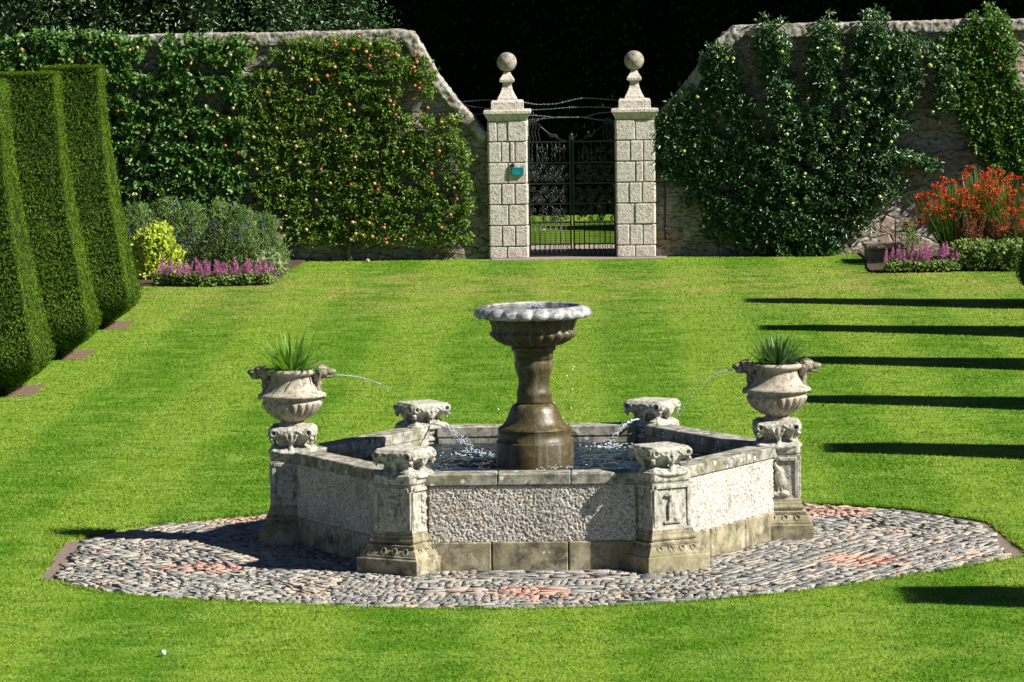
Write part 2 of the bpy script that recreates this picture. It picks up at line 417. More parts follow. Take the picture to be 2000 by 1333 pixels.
# the ground is one big sheet a little below the turf; the turf is a sheet with the paving cut out
gmb = MB(); gmb.add([(-150, -60, -.09), (150, -60, -.09), (150, 300, -.09), (-150, 300, -.09)], [(0, 1, 2, 3)])
tag(gmb.build('ground', M_soil), kind='structure')
def lawn():
    n = len(POf); ctr = POf.mean(0); ang = np.arctan2(POf[:, 1]-ctr[1], POf[:, 0]-ctr[0])
    rings = [POf]
    far = np.array([(ctr[0]+60*math.cos(a)/max(abs(math.cos(a)), abs(math.sin(a))), ctr[1]+60*math.sin(a)/max(abs(math.cos(a)), abs(math.sin(a)))) for a in ang])
    V = [(x, y, -.09) for x, y in POf]+[(x, y, -.004) for x, y in POf]+[(x+(fx-x)*.002, y+(fy-y)*.002, .0) for (x, y), (fx, fy) in zip(POf, far)]+[(x, y, .0) for x, y in far]
    Fc = []
    for k in range(3): Fc += [(k*n+i, k*n+(i+1) % n, k*n+n+(i+1) % n, k*n+n+i) for i in range(n)]
    me = MB().add(V, [f[::-1] for f in Fc]).mesh('lawn')
    return link('lawn', me, M_lawn)
tag(lawn(), kind='structure')
mb = MB(); mb.prism([tuple(p*1.012) for p in POf], -.088, -.062)
pav = tag(mb.build('paving_bed', M_mort), kind='structure')
# pink edging course
mb = MB(); n = len(POf); c0 = POf.mean(0)
inn = c0+(POf-c0)*(1-.028); inn[:, 0] = np.clip(inn[:, 0], -4.14, 4.14); 
V = [(x, y, -.06) for x, y in POf]+[(x, y, -.022) for x, y in POf]+[(x, y, -.022) for x, y in inn]+[(x, y, -.06) for x, y in inn]
mb.add(V, [(k*n+i, k*n+n+i, k*n+n+(i+1) % n, k*n+(i+1) % n) for k in range(3) for i in range(n)])
tag(mb.build('paving_kerb', M_kerb), kind='structure')

def cobbles():
    H = 6; VV = []; vals = []; cnt = 0
    d = 2.02
    red = [(3.28*math.cos(R(30+60*k)), 3.28*math.sin(R(30+60*k)), R(30+60*k)) for k in range(6)]
    inner = [(min(max(p[0], -4.12), 4.12), p[1]) for p in c0+(POf-c0)*.972]
    ring = 0
    while d < 5.2:
        soldier = ring in (9, 10, 19, 20, 28)
        w = rng.uniform(.050, .078) if not soldier else rng.uniform(.11, .13)
        for k in range(6):
            an = R(30+60*k)+R(0); nx, ny = math.cos(an), math.sin(an); tx, ty = -ny, nx
            half = (d+w/2)*math.tan(R(30)); x = -half+.01
            blk = rng.random(40) < .33
            while x < half:
                L = rng.uniform(.08, .26) if not soldier else rng.uniform(.05, .085)
                sg = int((x+6)/.55)+7*(ring//6)+13*k
                if math.sin(sg*12.9898)*43758.5 % 1 < .34 and not soldier: L = rng.uniform(.045, .085)
                if abs(half-abs(x)) < .10: L = rng.uniform(.05, .07)
                L = min(L, half-x+.02)
                if L < .04: break
                spoke = False
                u = x+L/2; dd = d+w/2
                jx, jy = rng.normal(0, .006, 2)
                px = nx*dd+tx*u+jx; py = ny*dd+ty*u+jy
                x += L
                VV.append((px, py, an+rng.normal(0, .07), w/2-.0035, L/2-.004, rng.uniform(-.006, .005)))
        d += w; ring += 1
    A = np.array(VV)
    ok = inpoly(A[:, 0], A[:, 1], inner); A = A[ok]
    n = len(A); v = rng.random(n)**1.1*.80
    bandr = vnoise(A[:, 0]*1.6, A[:, 1]*1.6, 3); v = np.where((bandr > .72) & (rng.random(n) < .4), rng.uniform(.68, .84, n), v)
    for rx, ry, ra in red:
        dx = A[:, 0]-rx; dy = A[:, 1]-ry; rr = dx*math.cos(ra)+dy*math.sin(ra); tt = -dx*math.sin(ra)+dy*math.cos(ra)
        e = (rr/.42)**2+(tt/.36)**2
        v = np.where((e < rng.uniform(.5, 1.3, n)) & (rng.random(n) < .88), rng.uniform(.88, 1, n), v)
    ca, sa = np.cos(A[:, 2]), np.sin(A[:, 2]); hw, hl, h = A[:, 3], A[:, 4], A[:, 5]
    lev = [(-.06, 1., 0), (-.030, 1., 0), (-.004, .965, 1), ]
    V = []
    cut = rng.uniform(.02, .24, (n, 8))
    for li, (z, s_, _) in enumerate(lev):
        for ci, (sx, sy, a, b) in enumerate(((-1, -1, 1, 0), (1, -1, 1, 0), (1, -1, 0, 1), (1, 1, 0, 1), (1, 1, 1, 0), (-1, 1, 1, 0), (-1, 1, 0, 1), (-1, -1, 0, 1))):
            q = cut[:, ci]*hw
            X = sx*(hw*s_-q*a*.9); Y = sy*(hl-(1-s_)*hw-q*b*1.1)
            Z = z+(h if li else 0)
            V.append(np.stack([A[:, 0]+X*ca-Y*sa, A[:, 1]+X*sa+Y*ca, np.broadcast_to(Z, (n,))], 1))
    V = np.stack(V, 1)                         # n,24,3
    V[:, 8:, :2] += np.repeat(rng.normal(0, .0035, (n, 1, 8, 2)), 2, 1).reshape(n, 16, 2); V[:, 16:, 2] += rng.normal(0, .004, (n, 8))
    Fq = []
    for l in range(2): Fq += [(l*8+i, l*8+(i+1) % 8, l*8+8+(i+1) % 8, l*8+8+i) for i in range(8)]
    Fq += [(16, 17, 18, 19), (16, 19, 20, 23), (20, 21, 22, 23)]
    Fq = np.array(Fq); FF = (np.arange(n)[:, None, None]*24+Fq[None]).reshape(-1, 4)
    me = rawmesh('cobbles', V.reshape(-1, 3), FF, 4, np.repeat(v, len(Fq)))
    return link('cobbled_paving', me, M_cob)
tag(cobbles(), kind='structure')

# soil of the beds and of the squares under the yews
mb = MB(); mb.prism([tuple(p) for p in BL], -.02, .035); tag(mb.build('flower_bed_soil', M_soil), kind='structure')
mb = MB(); mb.prism([tuple(p) for p in BR[::1]], -.02, .035); tag(mb.build('flower_bed_soil', M_soil), kind='structure')
mb = MB()
for x, y in SQ: mb.prism([(x-.75, y-.72), (x+.75, y-.72), (x+.75, y+.72), (x-.75, y+.72)], -.02, .006)
tag(mb.build('soil_square', M_soilp), kind='structure')
# threshold and gravel path behind the gate
mb = MB(); mb.prism([(-1.25, 37.35), (1.95, 37.3), (2.1, 38.9), (-1.4, 38.9)], -.02, .012)
tag(mb.build('gate_threshold', stone('threshold', (.36, .29, .23), (.30, .25, .21), (.13, .10, .08), .4, world=True, nsc=6)), kind='structure')
mb = MB(); mb.prism([(-2., 38.9), (3, 38.9), (3.5, 41.8), (-3., 41.8)], -.02, .010)
tag(mb.build('gravel_path', stone('gravel', (.40, .34, .27), (.33, .29, .24), (.16, .13, .1), .4, world=True, nsc=8)), kind='structure')

# ---- mown grass, real blades over the sheet
def grass():
    Ps = []; S = []
    def zone(y0, y1, dens, ln, wd):
        x0, x1 = -(y1-CY)*.157-1.4, (y1-CY)*.137+1.6
        n = int(dens*(x1-x0)*(y1-y0)); x = rng.uniform(x0, x1, n); y = rng.uniform(y0, y1, n)
        D = y-CY; X = x-CX+YAW*D
        ok = np.abs(X) < D*.1325+1.3
        x, y = x[ok], y[ok]
        ok = ~inpoly(x, y, PO)
        ok &= ~inpoly(x, y, BL) & ~inpoly(x, y, BR)
        for sx, sy in SQ: ok &= ~((abs(x-sx) < .75) & (abs(y-sy) < .72))
        ok &= ~((y > 37.15) & (x > -1.5) & (x < 2.2)) & (y < 38.0)
        x, y = x[ok], y[ok]
        Ps.append(np.stack([x, y, np.zeros(len(x))], 1)); S.append(np.tile([ln, wd], (len(x), 1)))
    zone(-11.5, -2, 3000, .028, .0065); zone(-2, 8, 2100, .028, .008); zone(8, 22, 1100, .026, .010); zone(22, 38, 600, .026, .013)
    # a longer fringe on the turf edge round the paving
    k = rng.integers(0, len(POf), 14000); nx = POf[(k+1) % len(POf)]; t = rng.random((14000, 1))
    e = POf[k]*(1-t)+nx*t; e = c0+(e-c0)*(1+rng.uniform(-.002, .016, (14000, 1)))
    Ps.append(np.c_[e, np.full(14000, -.01)]); S.append(np.tile([.055, .008], (14000, 1)))
    P = np.concatenate(Ps); S = np.concatenate(S); n = len(P)
    lean = rng.normal(0, 1.15, (n, 2)); T = nrm(np.c_[lean, np.ones(n)])
    a = rng.uniform(0, 2*math.pi, n); N = np.c_[np.cos(a), np.sin(a), np.abs(rng.normal(.9, .4, n))]
    tone = vnoise(P[:, 0]*6, P[:, 1]*5, 5)*.3
    L = S[:, 0]*rng.uniform(.5, 1.25, n)*(.75+.5*vnoise(P[:, 0]*2.3, P[:, 1]*2.3, 9))
    me = leaves('mown_grass', P, N, L, S[:, 1], T, np.clip(rng.random(n)*.72+tone, 0, 1), TRI)
    return link('mown_grass', me, M_blade)
g = grass(); tag(g, 'short mown striped green lawn grass', 'grass', kind='stuff')

# ================================================================== FOUNTAIN BASIN
S_ = 2.2
fb = empty('fountain_basin', (0, 0, 0), 'hexagonal stone basin with pebble-dash walls and six carved corner piers around the pool', 'fountain basin')
AP = S_*math.cos(R(30))
# pier, local +x points away from the middle
def pier_mesh():
    mb = MB()
    mb.sq([(.200, .33), (.192, .40), (.188, .70), (.196, .745)])
    # sunk panel frames on the faces
    for a in range(4):
        c, s = math.cos(a*math.pi/2), math.sin(a*math.pi/2)
        rot = [(c, -s, 0), (s, c, 0), (0, 0, 1)]
        for u in (-.165, .165): mb.box((c*.192-s*u, s*.192+c*u, .53), (.010, .018, .165), .004, rot=rot)
        mb.box((c*.195, s*.195, .712), (.012, .165, .016), .004, rot=rot)
    return mb.mesh('pier')
def base_mesh():
    mb = MB()
    mb.sq([(.298, -.08), (.305, -.07), (.306, .118), (.300, .126), (.286, .128), (.286, .146), (.280, .150), (.272, .168), (.256, .190), (.240, .204), (.236, .212), (.240, .216), (.240, .236), (.232, .240), (.214, .243), (.210, .248), (.222, .262), (.224, .276), (.216, .292), (.212, .300), (.210, .318), (.204, .324), (.202, .345)])
    for k in range(4):
        for sgn in (-1, 1):
            u = -.165+.11*k
            for a, b in ((u, sgn*.262), (sgn*.262, u)):
                q = np.linspace(0, 2*math.pi, 11); rad = .024
                if a == u: mb.tube(np.c_[a+rad*np.cos(q), np.full(11, b*1.0)-sgn*.010*np.sin(q), .185+.026*np.sin(q)], .007, 5)
                else: mb.tube(np.c_[np.full(11, a)-sgn*.010*np.sin(q), b+rad*np.cos(q), .185+.026*np.sin(q)], .007, 5)
    return mb.mesh('base')
def capital_mesh():
    mb = MB()
    mb.box((0, 0, .798), (.200, .200, .060), .026)             # lower cushion
    mb.sq([(.185, .84), (.160, .862), (.132, .878), (.126, .90), (.132, .925), (.16, .942), (.19, .955)])       # hollow neck
    mb.box((0, 0, 1.000), (.210, .210, .052), .030)            # upper slab
    for s in (-1, 1):
        for ax in (0, 1):
            def q(u, d, z): return (u, s*d, z) if ax else (s*d, u, z)
            # lip on the lower cushion, one leaf spreading up the middle of each face
            mb.tube([q(-.17, .196, .835), q(-.10, .205, .822), q(0, .208, .815), q(.10, .205, .822), q(.17, .196, .835)], [.008, .016, .018, .016, .008], 8)
            mb.tube([q(-.02, .19, .76), q(0, .185, .83), q(.01, .165, .88), q(0, .185, .93), q(0, .215, .985)], [.016, .026, .020, .030, .014], 8)
            for k in (-1, 0, 1): mb.tube([q(0, .18, .90), q(.03*k, .20, .945), q(.055*k, .218, .985+.015*(k == 0))], [.014, .018, .006], 6)
            for e in (-1, 1):
                mb.tube([q(e*.160, .196, 1.0), q(e*.160, .212, 1.0)], [.036, .031], 14)
                mb.tube([q(e*.19, .19, .955), q(e*.175, .17, .93), q(e*.185, .165, .905)], [.022, .018, .006], 7)
                mb.tube([q(e*.05, .212, 1.02), q(e*.10, .214, .99), q(e*.12, .214, 1.015)], .008, 6)
    nm = voxel(mb, .0072, 'capital', .008, .04)
    v = np.zeros(len(nm.vertices)*3); nm.vertices.foreach_get('co', v); v = v.reshape(-1, 3)
    for s in (-1, 1):
        for e in (-1, 1):
            d = np.hypot(v[:, 0]-s*.160, v[:, 2]-1.0); k = (d < .018) & (v[:, 1]*e > .17); v[k, 1] -= e*.045
            d = np.hypot(v[:, 1]-s*.160, v[:, 2]-1.0); k = (d < .018) & (v[:, 0]*e > .17); v[k, 0] -= e*.045
    nm.vertices.foreach_set('co', v.ravel()); nm.update()
    return nm
def rm(mb, name): return voxel(mb, .007, name, .006, .03)
def relief_dog():        # seated hound, faces -x in a local frame where the face normal is -y
    m = MB(); m.ell((.02, 0, .50), (.05, .03, .09), rot=None); m.ell((-.005, -.005, .58), (.032, .028, .06)); m.ell((-.03, -.01, .645), (.034, .025, .024)); m.ell((-.058, -.012, .638), (.024, .016, .013))
    m.ell((-.012, 0, .675), (.012, .012, .024)); m.tube([(-.03, -.01, .57), (-.036, -.012, .48), (-.036, -.012, .42)], [.018, .013, .012]); m.tube([(-.012, -.01, .55), (-.012, -.012, .42)], [.016, .012])
    m.ell((.04, -.005, .44), (.045, .03, .035)); m.tube([(.07, 0, .42), (.09, 0, .44), (.07, 0, .46)], .009); m.box((0, 0, .405), (.085, .02, .012)); m.ell((-.045, -.012, .41), (.02, .014, .01))
    return rm(m, 'hound_relief')
def relief_heron():
    m = MB(); m.ell((.01, 0, .55), (.052, .035, .095), rot=None); m.tube([(-.005, -.01, .62), (-.035, -.015, .665), (-.015, -.015, .705), (.01, -.012, .715)], [.026, .018, .017, .022])
    m.ell((.005, -.012, .715), (.03, .02, .02)); m.tube([(-.01, -.015, .715), (-.04, -.015, .675), (-.06, -.012, .645)], [.013, .009, .004]); m.tube([(.0, -.005, .48), (-.005, -.005, .40)], .010); m.tube([(.025, -.005, .48), (.03, -.005, .40)], .010)
    m.ell((.05, 0, .50), (.025, .02, .06)); m.box((0, 0, .39), (.09, .02, .02)); m.ell((.05, .0, .40), (.05, .03, .03)); m.ell((-.05, .0, .395), (.04, .03, .025))
    return rm(m, 'heron_relief')
def relief_mask():
    m = MB(); m.ell((0, 0, .62), (.04, .03, .035)); m.ell((0, -.012, .575), (.03, .035, .035)); m.ell((0, -.02, .53), (.034, .03, .04)); m.ell((-.02, -.02, .63), (.012, .012, .01)); m.ell((.02, -.02, .63), (.012, .012, .01)); m.ell((0, -.035, .59), (.01, .014, .018))
    for k in range(6): m.tube([(.03, 0, .58), (.06+.004*k, -.004, .60-.028*k+.05), (.085, 0, .67-.04*k)], [.011, .012, .004])
    m.ell((0, -.005, .47), (.025, .02, .03))
    return rm(m, 'mask_relief')
def relief_scroll():
    m = MB()
    for z, r in ((.66, .05), (.52, .04)):
        th = np.linspace(0, 3.6*math.pi, 30); rr = r*(1-th/13); m.tube(np.c_[rr*np.cos(th), np.zeros(30), z+rr*np.sin(th)], .012)
    m.ell((.0, 0, .44), (.03, .025, .04)); m.ell((0, -.005, .59), (.045, .02, .02))
    return rm(m, 'scroll_relief')
def relief_flower():
    m = MB(); 
    for z in (.64, .54, .45):
        for k in range(5): a = k*1.257; m.ell((.028*math.cos(a), 0, z+.028*math.sin(a)), (.02, .018, .02))
        m.ell((0, -.01, z), (.014, .018, .014))
    m.tube([(0, 0, .69), (0, 0, .40)], .008)
    return rm(m, 'flower_relief')
rl = dict(dog=relief_dog(), heron=relief_heron(), mask=relief_mask(), scroll=relief_scroll(), flower=relief_flower())
PM, BM, CM = pier_mesh(), base_mesh(), capital_mesh()
# per pier: angle -> reliefs on local faces (0:+x outward, 1:+y, 2:-x, 3:-y)
RL = {180: {0: 'scroll', 1: 'scroll', 3: 'flower'}, 240: {0: 'mask', 1: 'flower', 3: 'flower'}, 300: {0: 'dog', 3: 'scroll', 1: 'flower'}, 0: {0: 'scroll', 3: 'heron'}, 120: {0: 'mask'}, 60: {0: 'flower'}}
for a in (0, 60, 120, 180, 240, 300):
    p = link('pier', PM, M_st, fb, (S_*math.cos(R(a)), S_*math.sin(R(a)), 0), (0, 0, R(a)))
    link('base', BM, M_pl, p); link('capital', CM, M_st, p)
    for fc, nm in RL[a].items():
        an = fc*math.pi/2
        link(nm+'_relief' if nm != 'dog' else 'hound_relief', rl[nm], M_st, p, (.191*math.cos(an), .191*math.sin(an), 0), (0, 0, an+math.pi/2))
# wall panels
def pebble_panel():
    W, H, st = 1.78, .49, .0065; nx, nz = int(W/st), int(H/st)
    Hm = np.zeros((nz+1, nx+1))
    for _ in range(11000):
        cx, cz = rng.uniform(0, nx), rng.uniform(0, nz); r = rng.uniform(.006, .014)/st; hh = rng.uniform(.35, 1.)*.017
        x0, x1, z0, z1 = int(max(0, cx-r)), int(min(nx, cx+r))+1, int(max(0, cz-r)), int(min(nz, cz+r))+1
        zz, xx = np.mgrid[z0:z1, x0:x1]
        q = 1-((xx-cx)**2+(zz-cz)**2)/r**2; Hm[z0:z1, x0:x1] = np.maximum(Hm[z0:z1, x0:x1], np.sqrt(np.clip(q, 0, 1))*hh)
    zz, xx = np.mgrid[0:nz+1, 0:nx+1]
    V = np.stack([xx*st-W/2, -Hm, zz*st+.235], -1).reshape(-1, 3)
    i = np.arange(nz*nx); r_, c_ = i//nx, i % nx; b = r_*(nx+1)+c_
    me = rawmesh('pebble_dash', V, np.stack([b, b+1, b+nx+2, b+nx+1], 1), 4)
    return me
PB = pebble_panel()
WB = MB().box((0, .115, .33), (.94, .112, .40)).mesh('wall')
def coping():
    mb = MB(); oy, iy = -.03, .235; c = 0
    xs = [(-.955, -.30), (-.296, .33), (.334, .955)]
    for x0, x1 in xs: mb.box(((x0+x1)/2, (oy+iy)/2, .776), ((x1-x0)/2, (iy-oy)/2, .050), .009)
    return mb.mesh('coping')
def plinth():
    mb = MB()
    for x0, x1 in ((-.93, -.36), (-.352, .30), (.308, .93)): mb.box(((x0+x1)/2, .0, .078), ((x1-x0)/2, .03, .158), .010)
    return mb.mesh('plinth')
CPm, PLm = coping(), plinth()
for k in range(6):
    an = R(30+60*k); c, s = math.cos(an), math.sin(an)
    wl = link('basin_wall', WB, M_st2, fb, (1.962*c, 1.962*s, 0), (0, 0, an+math.pi/2))
    link('pebble_dash', PB, M_peb, wl, (0, -.002, 0)); link('coping', CPm, M_st2, wl); link('plinth', PLm, M_pl, wl)
# water
hx = [(1.755/math.cos(R(30))*math.cos(R(60*k)), 1.86/math.cos(R(30))*math.sin(R(60*k))) for k in range(6)]
mb = MB(); N_ = 150; V = []; Fc = []
xs = np.linspace(-2.15, 2.15, N_)
X, Y = np.meshgrid(xs, xs); Z = np.zeros_like(X)
IMP = [tuple(gp(*q, .668)[:2]) for q in ((928, 888), (1188, 872), (885, 914), (1085, 914))]
for ix, iy in IMP:
    d = np.hypot(X-ix, Y-iy); Z += .014*np.sin(d*34)*np.exp(-d*2.2)/(1+d*1.5)
Z += .020*(vnoise(X*5, Y*5, 1)-.5)+.014*(vnoise(X*13, Y*13, 2)-.5)
ok = np.ones_like(X, bool)
for k in range(6): ok &= (X*math.cos(R(30+60*k))+Y*math.sin(R(30+60*k))) < 1.775
idx = np.arange(N_*N_).reshape(N_, N_); q = ok[:-1, :-1] & ok[1:, :-1] & ok[:-1, 1:] & ok[1:, 1:]
b = np.stack([idx[:-1, :-1], idx[:-1, 1:], idx[1:, 1:], idx[1:, :-1]], -1)[q]
me = rawmesh('pool_water', np.stack([X, Y, Z+.665], -1).reshape(-1, 3), b, 4, smooth=True)
tag(link('pool_water', me, M_water), kind='structure')
mb = MB(); mb.prism(hx, -.05, .20); tag(mb.build('pool_floor', M_soil), kind='structure')

# ================================================================== CENTRE COLUMN
cc = empty('fountain_column', (0, 0, .2), 'wet brown baluster column with a fluted bowl standing in the middle of the pool', 'fountain')
z0 = -.2
def part_l(name, prof, mat, n=56, fn=None, parent=None, **k):
    mb = MB(); mb.lathe([(r, z+z0) + tuple(p) for r, z, *p in prof], n, fn=fn, **k); return mb.build(name, mat, parent or cc)
part_l('drum', [(.35, .2), (.352, .6), (.352, .872), (.346, .886), (.334, .890), (.333, .99), (.337, .997), (.33, 1.006)], M_col)
part_l('bell', [(.33, 1.006), (.318, 1.014), (.285, 1.035), (.262, 1.065), (.246, 1.10), (.232, 1.14), (.218, 1.175), (.20, 1.205), (.18, 1.222), (.160, 1.23)], M_col)
part_l('baluster', [(.158, 1.228), (.160, 1.25), (.155, 1.285), (.160, 1.30), (.158, 1.335), (.150, 1.35), (.142, 1.39), (.140, 1.42), (.145, 1.46), (.158, 1.50), (.172, 1.545), (.176, 1.58), (.172, 1.61), (.165, 1.63), (.176, 1.635), (.178, 1.69), (.182, 1.70), (.20, 1.712), (.203, 1.735), (.195, 1.75)], M_col)
NP = 22
def gad(r, a, k, p):
    am = p[2] if len(p) > 2 else 0
    return r*(1+am*(abs(math.cos(NP*a/2))-.6))
bw = part_l('bowl', [(.19, 1.745, 0), (.27, 1.765, .03), (.33, 1.80, .06), (.372, 1.84, .09), (.385, 1.87, .10), (.372, 1.885, .04), (.368, 1.91, .05), (.376, 1.95, .06), (.398, 1.99, .06), (.43, 2.02, .03), (.45, 2.03, 0)], M_col, 264, gad)
part_l('rim', [(.43, 2.015, 0), (.49, 2.010, .05), (.520, 2.022, .06), (.528, 2.045, .06), (.515, 2.075, .05), (.485, 2.10, .03), (.450, 2.115, .01), (.425, 2.118, 0), (.410, 2.110, 0), (.405, 2.08, 0), (.36, 2.06, 0)], M_rim, 264, gad, bw, cap=False)
part_l('bowl_water', [(.02, 2.104), (.2, 2.103), (.408, 2.102)], water('bowl_water', 14, (.03, .04, .05), .5), 48, None, bw)
mb = MB()
for i in range(60):
    a = rng.uniform(0, 6.28); r = abs(rng.normal(0, .05)); mb.ell((r*math.cos(a), r*math.sin(a), 2.105+z0+abs(rng.normal(0, .02))), (.007,)*3, 6, 4)
tag(mb.build('bubbling_water', M_jet, None, loc=(0, 0, .2)), 'small bubbling spout of water in the middle of the raised fluted bowl', 'water jet')

# ================================================================== URNS
def lion_mesh():
    m = MB()   # looks along +x, neck foot on the urn shoulder at x=0
    m.ell((.085, 0, .475), (.055, .052, .05)); m.ell((.135, 0, .470), (.05, .034, .030)); m.ell((.128, 0, .438), (.042, .026, .014))
    m.ell((.175, 0, .475), (.014, .02, .016)); m.ell((.10, .03, .50), (.02, .014, .012)); m.ell((.10, -.03, .50), (.02, .014, .012))
    for e in (-1, 1): m.ell((.065, e*.048, .495), (.022, .014, .026)); m.ell((.118, e*.026, .492), (.010, .008, .008)); m.ell((.05, e*.05, .45), (.03, .02, .045))
    m.ell((.045, 0, .44), (.045, .058, .07)); m.ell((.05, 0, .38), (.042, .05, .06)); m.tube([(.03, 0, .40), (.045, 0, .34), (.07, 0, .285), (.10, 0, .272)], [.045, .036, .028, .024], 10)
    for e in (-1, 1): m.tube([(.04, e*.03, .36), (.07, e*.032, .30), (.098, e*.03, .265)], [.024, .018, .022], 8); m.ell((.108, e*.03, .262), (.022, .018, .016))
    for i in range(26):
        a = rng.uniform(0, 6.28); m.ell((.045+rng.normal(0, .012), .058*math.cos(a), .425+.065*math.sin(a)), (.016, .013, .022), 8, 6)
    nm = voxel(m, .0055, 'lion_head', .006, .02)
    v = np.zeros(len(nm.vertices)*3); nm.vertices.foreach_get('co', v); v = v.reshape(-1, 3)
    k = v[:, 2] > .40; f = np.clip((v[:, 2]-.40)/.05, 0, 1); v[:, 2] += f*(v[:, 2]-.43)*.22+f*.012; v[:, 1] *= 1+.2*f; v[:, 0] = np.where(f > 0, .05+(v[:, 0]-.05)*(1+.22*f), v[:, 0])
    nm.vertices.foreach_set('co', v.ravel()); nm.update(); return nm
LM = lion_mesh()
def urn_bowl_fn(r, a, k, p):
    am = p[2] if len(p) > 2 else 0
    return r*(1+am*(abs(math.cos(11*a))-.6))
def make_urn(x, lab, flip):
    u = empty('stone_urn', (x, 0, 1.045), lab, 'urn', 'stone urns on the side piers')
    mb = MB(); mb.lathe([(.125, -.005), (.128, .015), (.118, .03), (.105, .04), (.10, .05), (.135, .062, .04), (.185, .095, .07), (.228, .135, .085), (.255, .175, .09), (.27, .21, .07), (.272, .222, .0), (.262, .232, 0), (.262, .258, 0), (.268, .262, 0), (.300, .268, 0), (.312, .280, 0), (.305, .292, 0), (.285, .302, 0), (.255, .325, 0), (.225, .36, 0), (.205, .40, 0), (.195, .44, 0), (.195, .465, 0), (.205, .475, 0)], 264, fn=urn_bowl_fn)
    b = mb.build('body', M_urn, u)
    mb = MB(); mb.lathe([(.195, .466), (.222, .472), (.236, .488), (.236, .502), (.222, .516), (.200, .520), (.188, .514), (.18, .49), (.175, .46)], 64, cap=False); mb.build('rim', M_urn, u)
    mb = MB(); mb.lathe([(.01, .498), (.1, .50), (.186, .492)], 32); mb.build('soil', M_soil, u)
    for a in (0, math.pi): link('lion_head', LM, M_lion, u, (.185*math.cos(a), 0, 0), (0, 0, a))
    return u
make_urn(-2.2, 'gadrooned stone urn with two lion heads on the left pier, holding the pale spiky plant', 0)
make_urn(2.2, 'gadrooned stone urn with two lion heads on the right pier, holding the dark tuft', 1)
def strap(name, n, L, spread, mat, wd, seed):
    r = np.random.default_rng(seed); V = []; Fq = []; vals = []
    for i in range(n):
        a = r.uniform(0, 2*math.pi); el = r.uniform(spread[0], spread[1]); l = L*r.uniform(.55, 1.1)
        rad = r.uniform(0, .12); p = np.array([rad*math.cos(a), rad*math.sin(a), 0]); d = np.array([math.cos(a)*math.cos(el), math.sin(a)*math.cos(el), math.sin(el)])
        side = np.array([-math.sin(a), math.cos(a), 0]); k = 7; dr = r.uniform(.3, 1.3)
        b = len(V)
        for j in range(k):
            t = j/(k-1); w_ = wd*(1-t**2.2)*.5+.0008
            V += [p-side*w_, p+side*w_+np.array([0, 0, w_*.4])]
            d = d+np.array([0, 0, -.10*dr*t]); d /= np.linalg.norm(d); p = p+d*l/(k-1)
        for j in range(k-1): Fq.append((b+2*j, b+2*j+1, b+2*j+3, b+2*j+2)); vals.append(0)
        vals[-(k-1):] = [r.random()]*(k-1)
    return rawmesh(name, np.array(V), np.array(Fq), 4, np.array(vals))
M_strap1 = foliage('pale_strap_leaves', (.08, .21, .025), (.24, .40, .06), .45, .3)
M_strap2 = foliage('dark_strap_leaves', (.045, .12, .035), (.14, .24, .08), .4, .25)
o = empty('spiky_plant', (-2.2, 0, 1.54), 'pale green spiky plant with arching leaves growing in the left urn', 'plant')
link('leaves', strap('leaves', 170, .37, (.1, 1.4), M_strap1, .027, 3), M_strap1, o)
o = empty('tufted_plant', (2.2, 0, 1.54), 'dark green tuft of upright leaves growing in the right urn', 'plant')
link('leaves', strap('leaves', 230, .29, (.45, 1.5), M_strap2, .024, 5), M_strap2, o)

# ================================================================== WATER JETS
def jet(name, p0, v0, z1, label, r=.006, drops=50, spread=.012, t_end=None):
    g_ = 9.8; p0 = np.array(p0, float); v0 = np.array(v0, float)
    T = (v0[2]+math.sqrt(v0[2]**2+2*g_*(p0[2]-z1)))/g_ if t_end is None else t_end
    mb = MB(); t = np.linspace(0, T, 40); P = p0+v0*t[:, None]-np.array([0, 0, .5*g_])*t[:, None]**2
    rr = r*(1-.45*t/T)*(1+.5*rng.uniform(-1, 1, 40)); k = 24 if drops > 30 else 40
    mb.tube(P[:k], rr[:k], 6)
    for i in range(drops):
        q = rng.uniform(.25, 1)*T; p = p0+v0*q-np.array([0, 0, .5*g_])*q*q+rng.normal(0, spread*q/T, 3); s_ = rng.uniform(.3, .95)*r
        mb.ell(p, (s_, s_, s_*1.3), 6, 4)
    return tag(mb.build(name, M_jet), label, 'water jet', 'water jets of the fountain')
jet('water_jet', (-2.2+.395, 0, 1.045+.458), (3.0, 0, .05), 1.24, 'thin arc of water spouting right from the lion head of the left urn', .0055, 60, .006, t_end=.235)
jet('water_jet', (2.2-.395, 0, 1.045+.458), (-1.65, 0, .12), 1.2, 'thin arc of water spouting left from the lion head of the right urn', .0055, 70, .006, t_end=.30)
def jet_to(a, b, lab, vz=.3, **k):
    a = np.array(a); T = (vz+math.sqrt(vz*vz+2*9.8*(a[2]-b[2])))/9.8
    jet('water_jet', a, ((b[0]-a[0])/T, (b[1]-a[1])/T, vz), b[2], lab, **k)
L1, L2, L3, L4 = [gp(*q, .668) for q in ((928, 888), (1188, 872), (885, 914), (1085, 914))]
jet_to((-1.1+.10, 1.905-.20, .86), L1, 'frothy stream falling into the pool from the back left capital', r=.009, drops=190, spread=.035)
jet_to((1.1-.12, 1.905-.20, .88), L2, 'frothy stream falling into the pool from the back right capital', r=.010, drops=90, spread=.018)
jet_to((-1.1+.14, -1.905+.24, .80), (-.62, -1.45, .668), 'short stream beside the front left capital just above the coping', vz=.2, r=.008, drops=70, spread=.02)
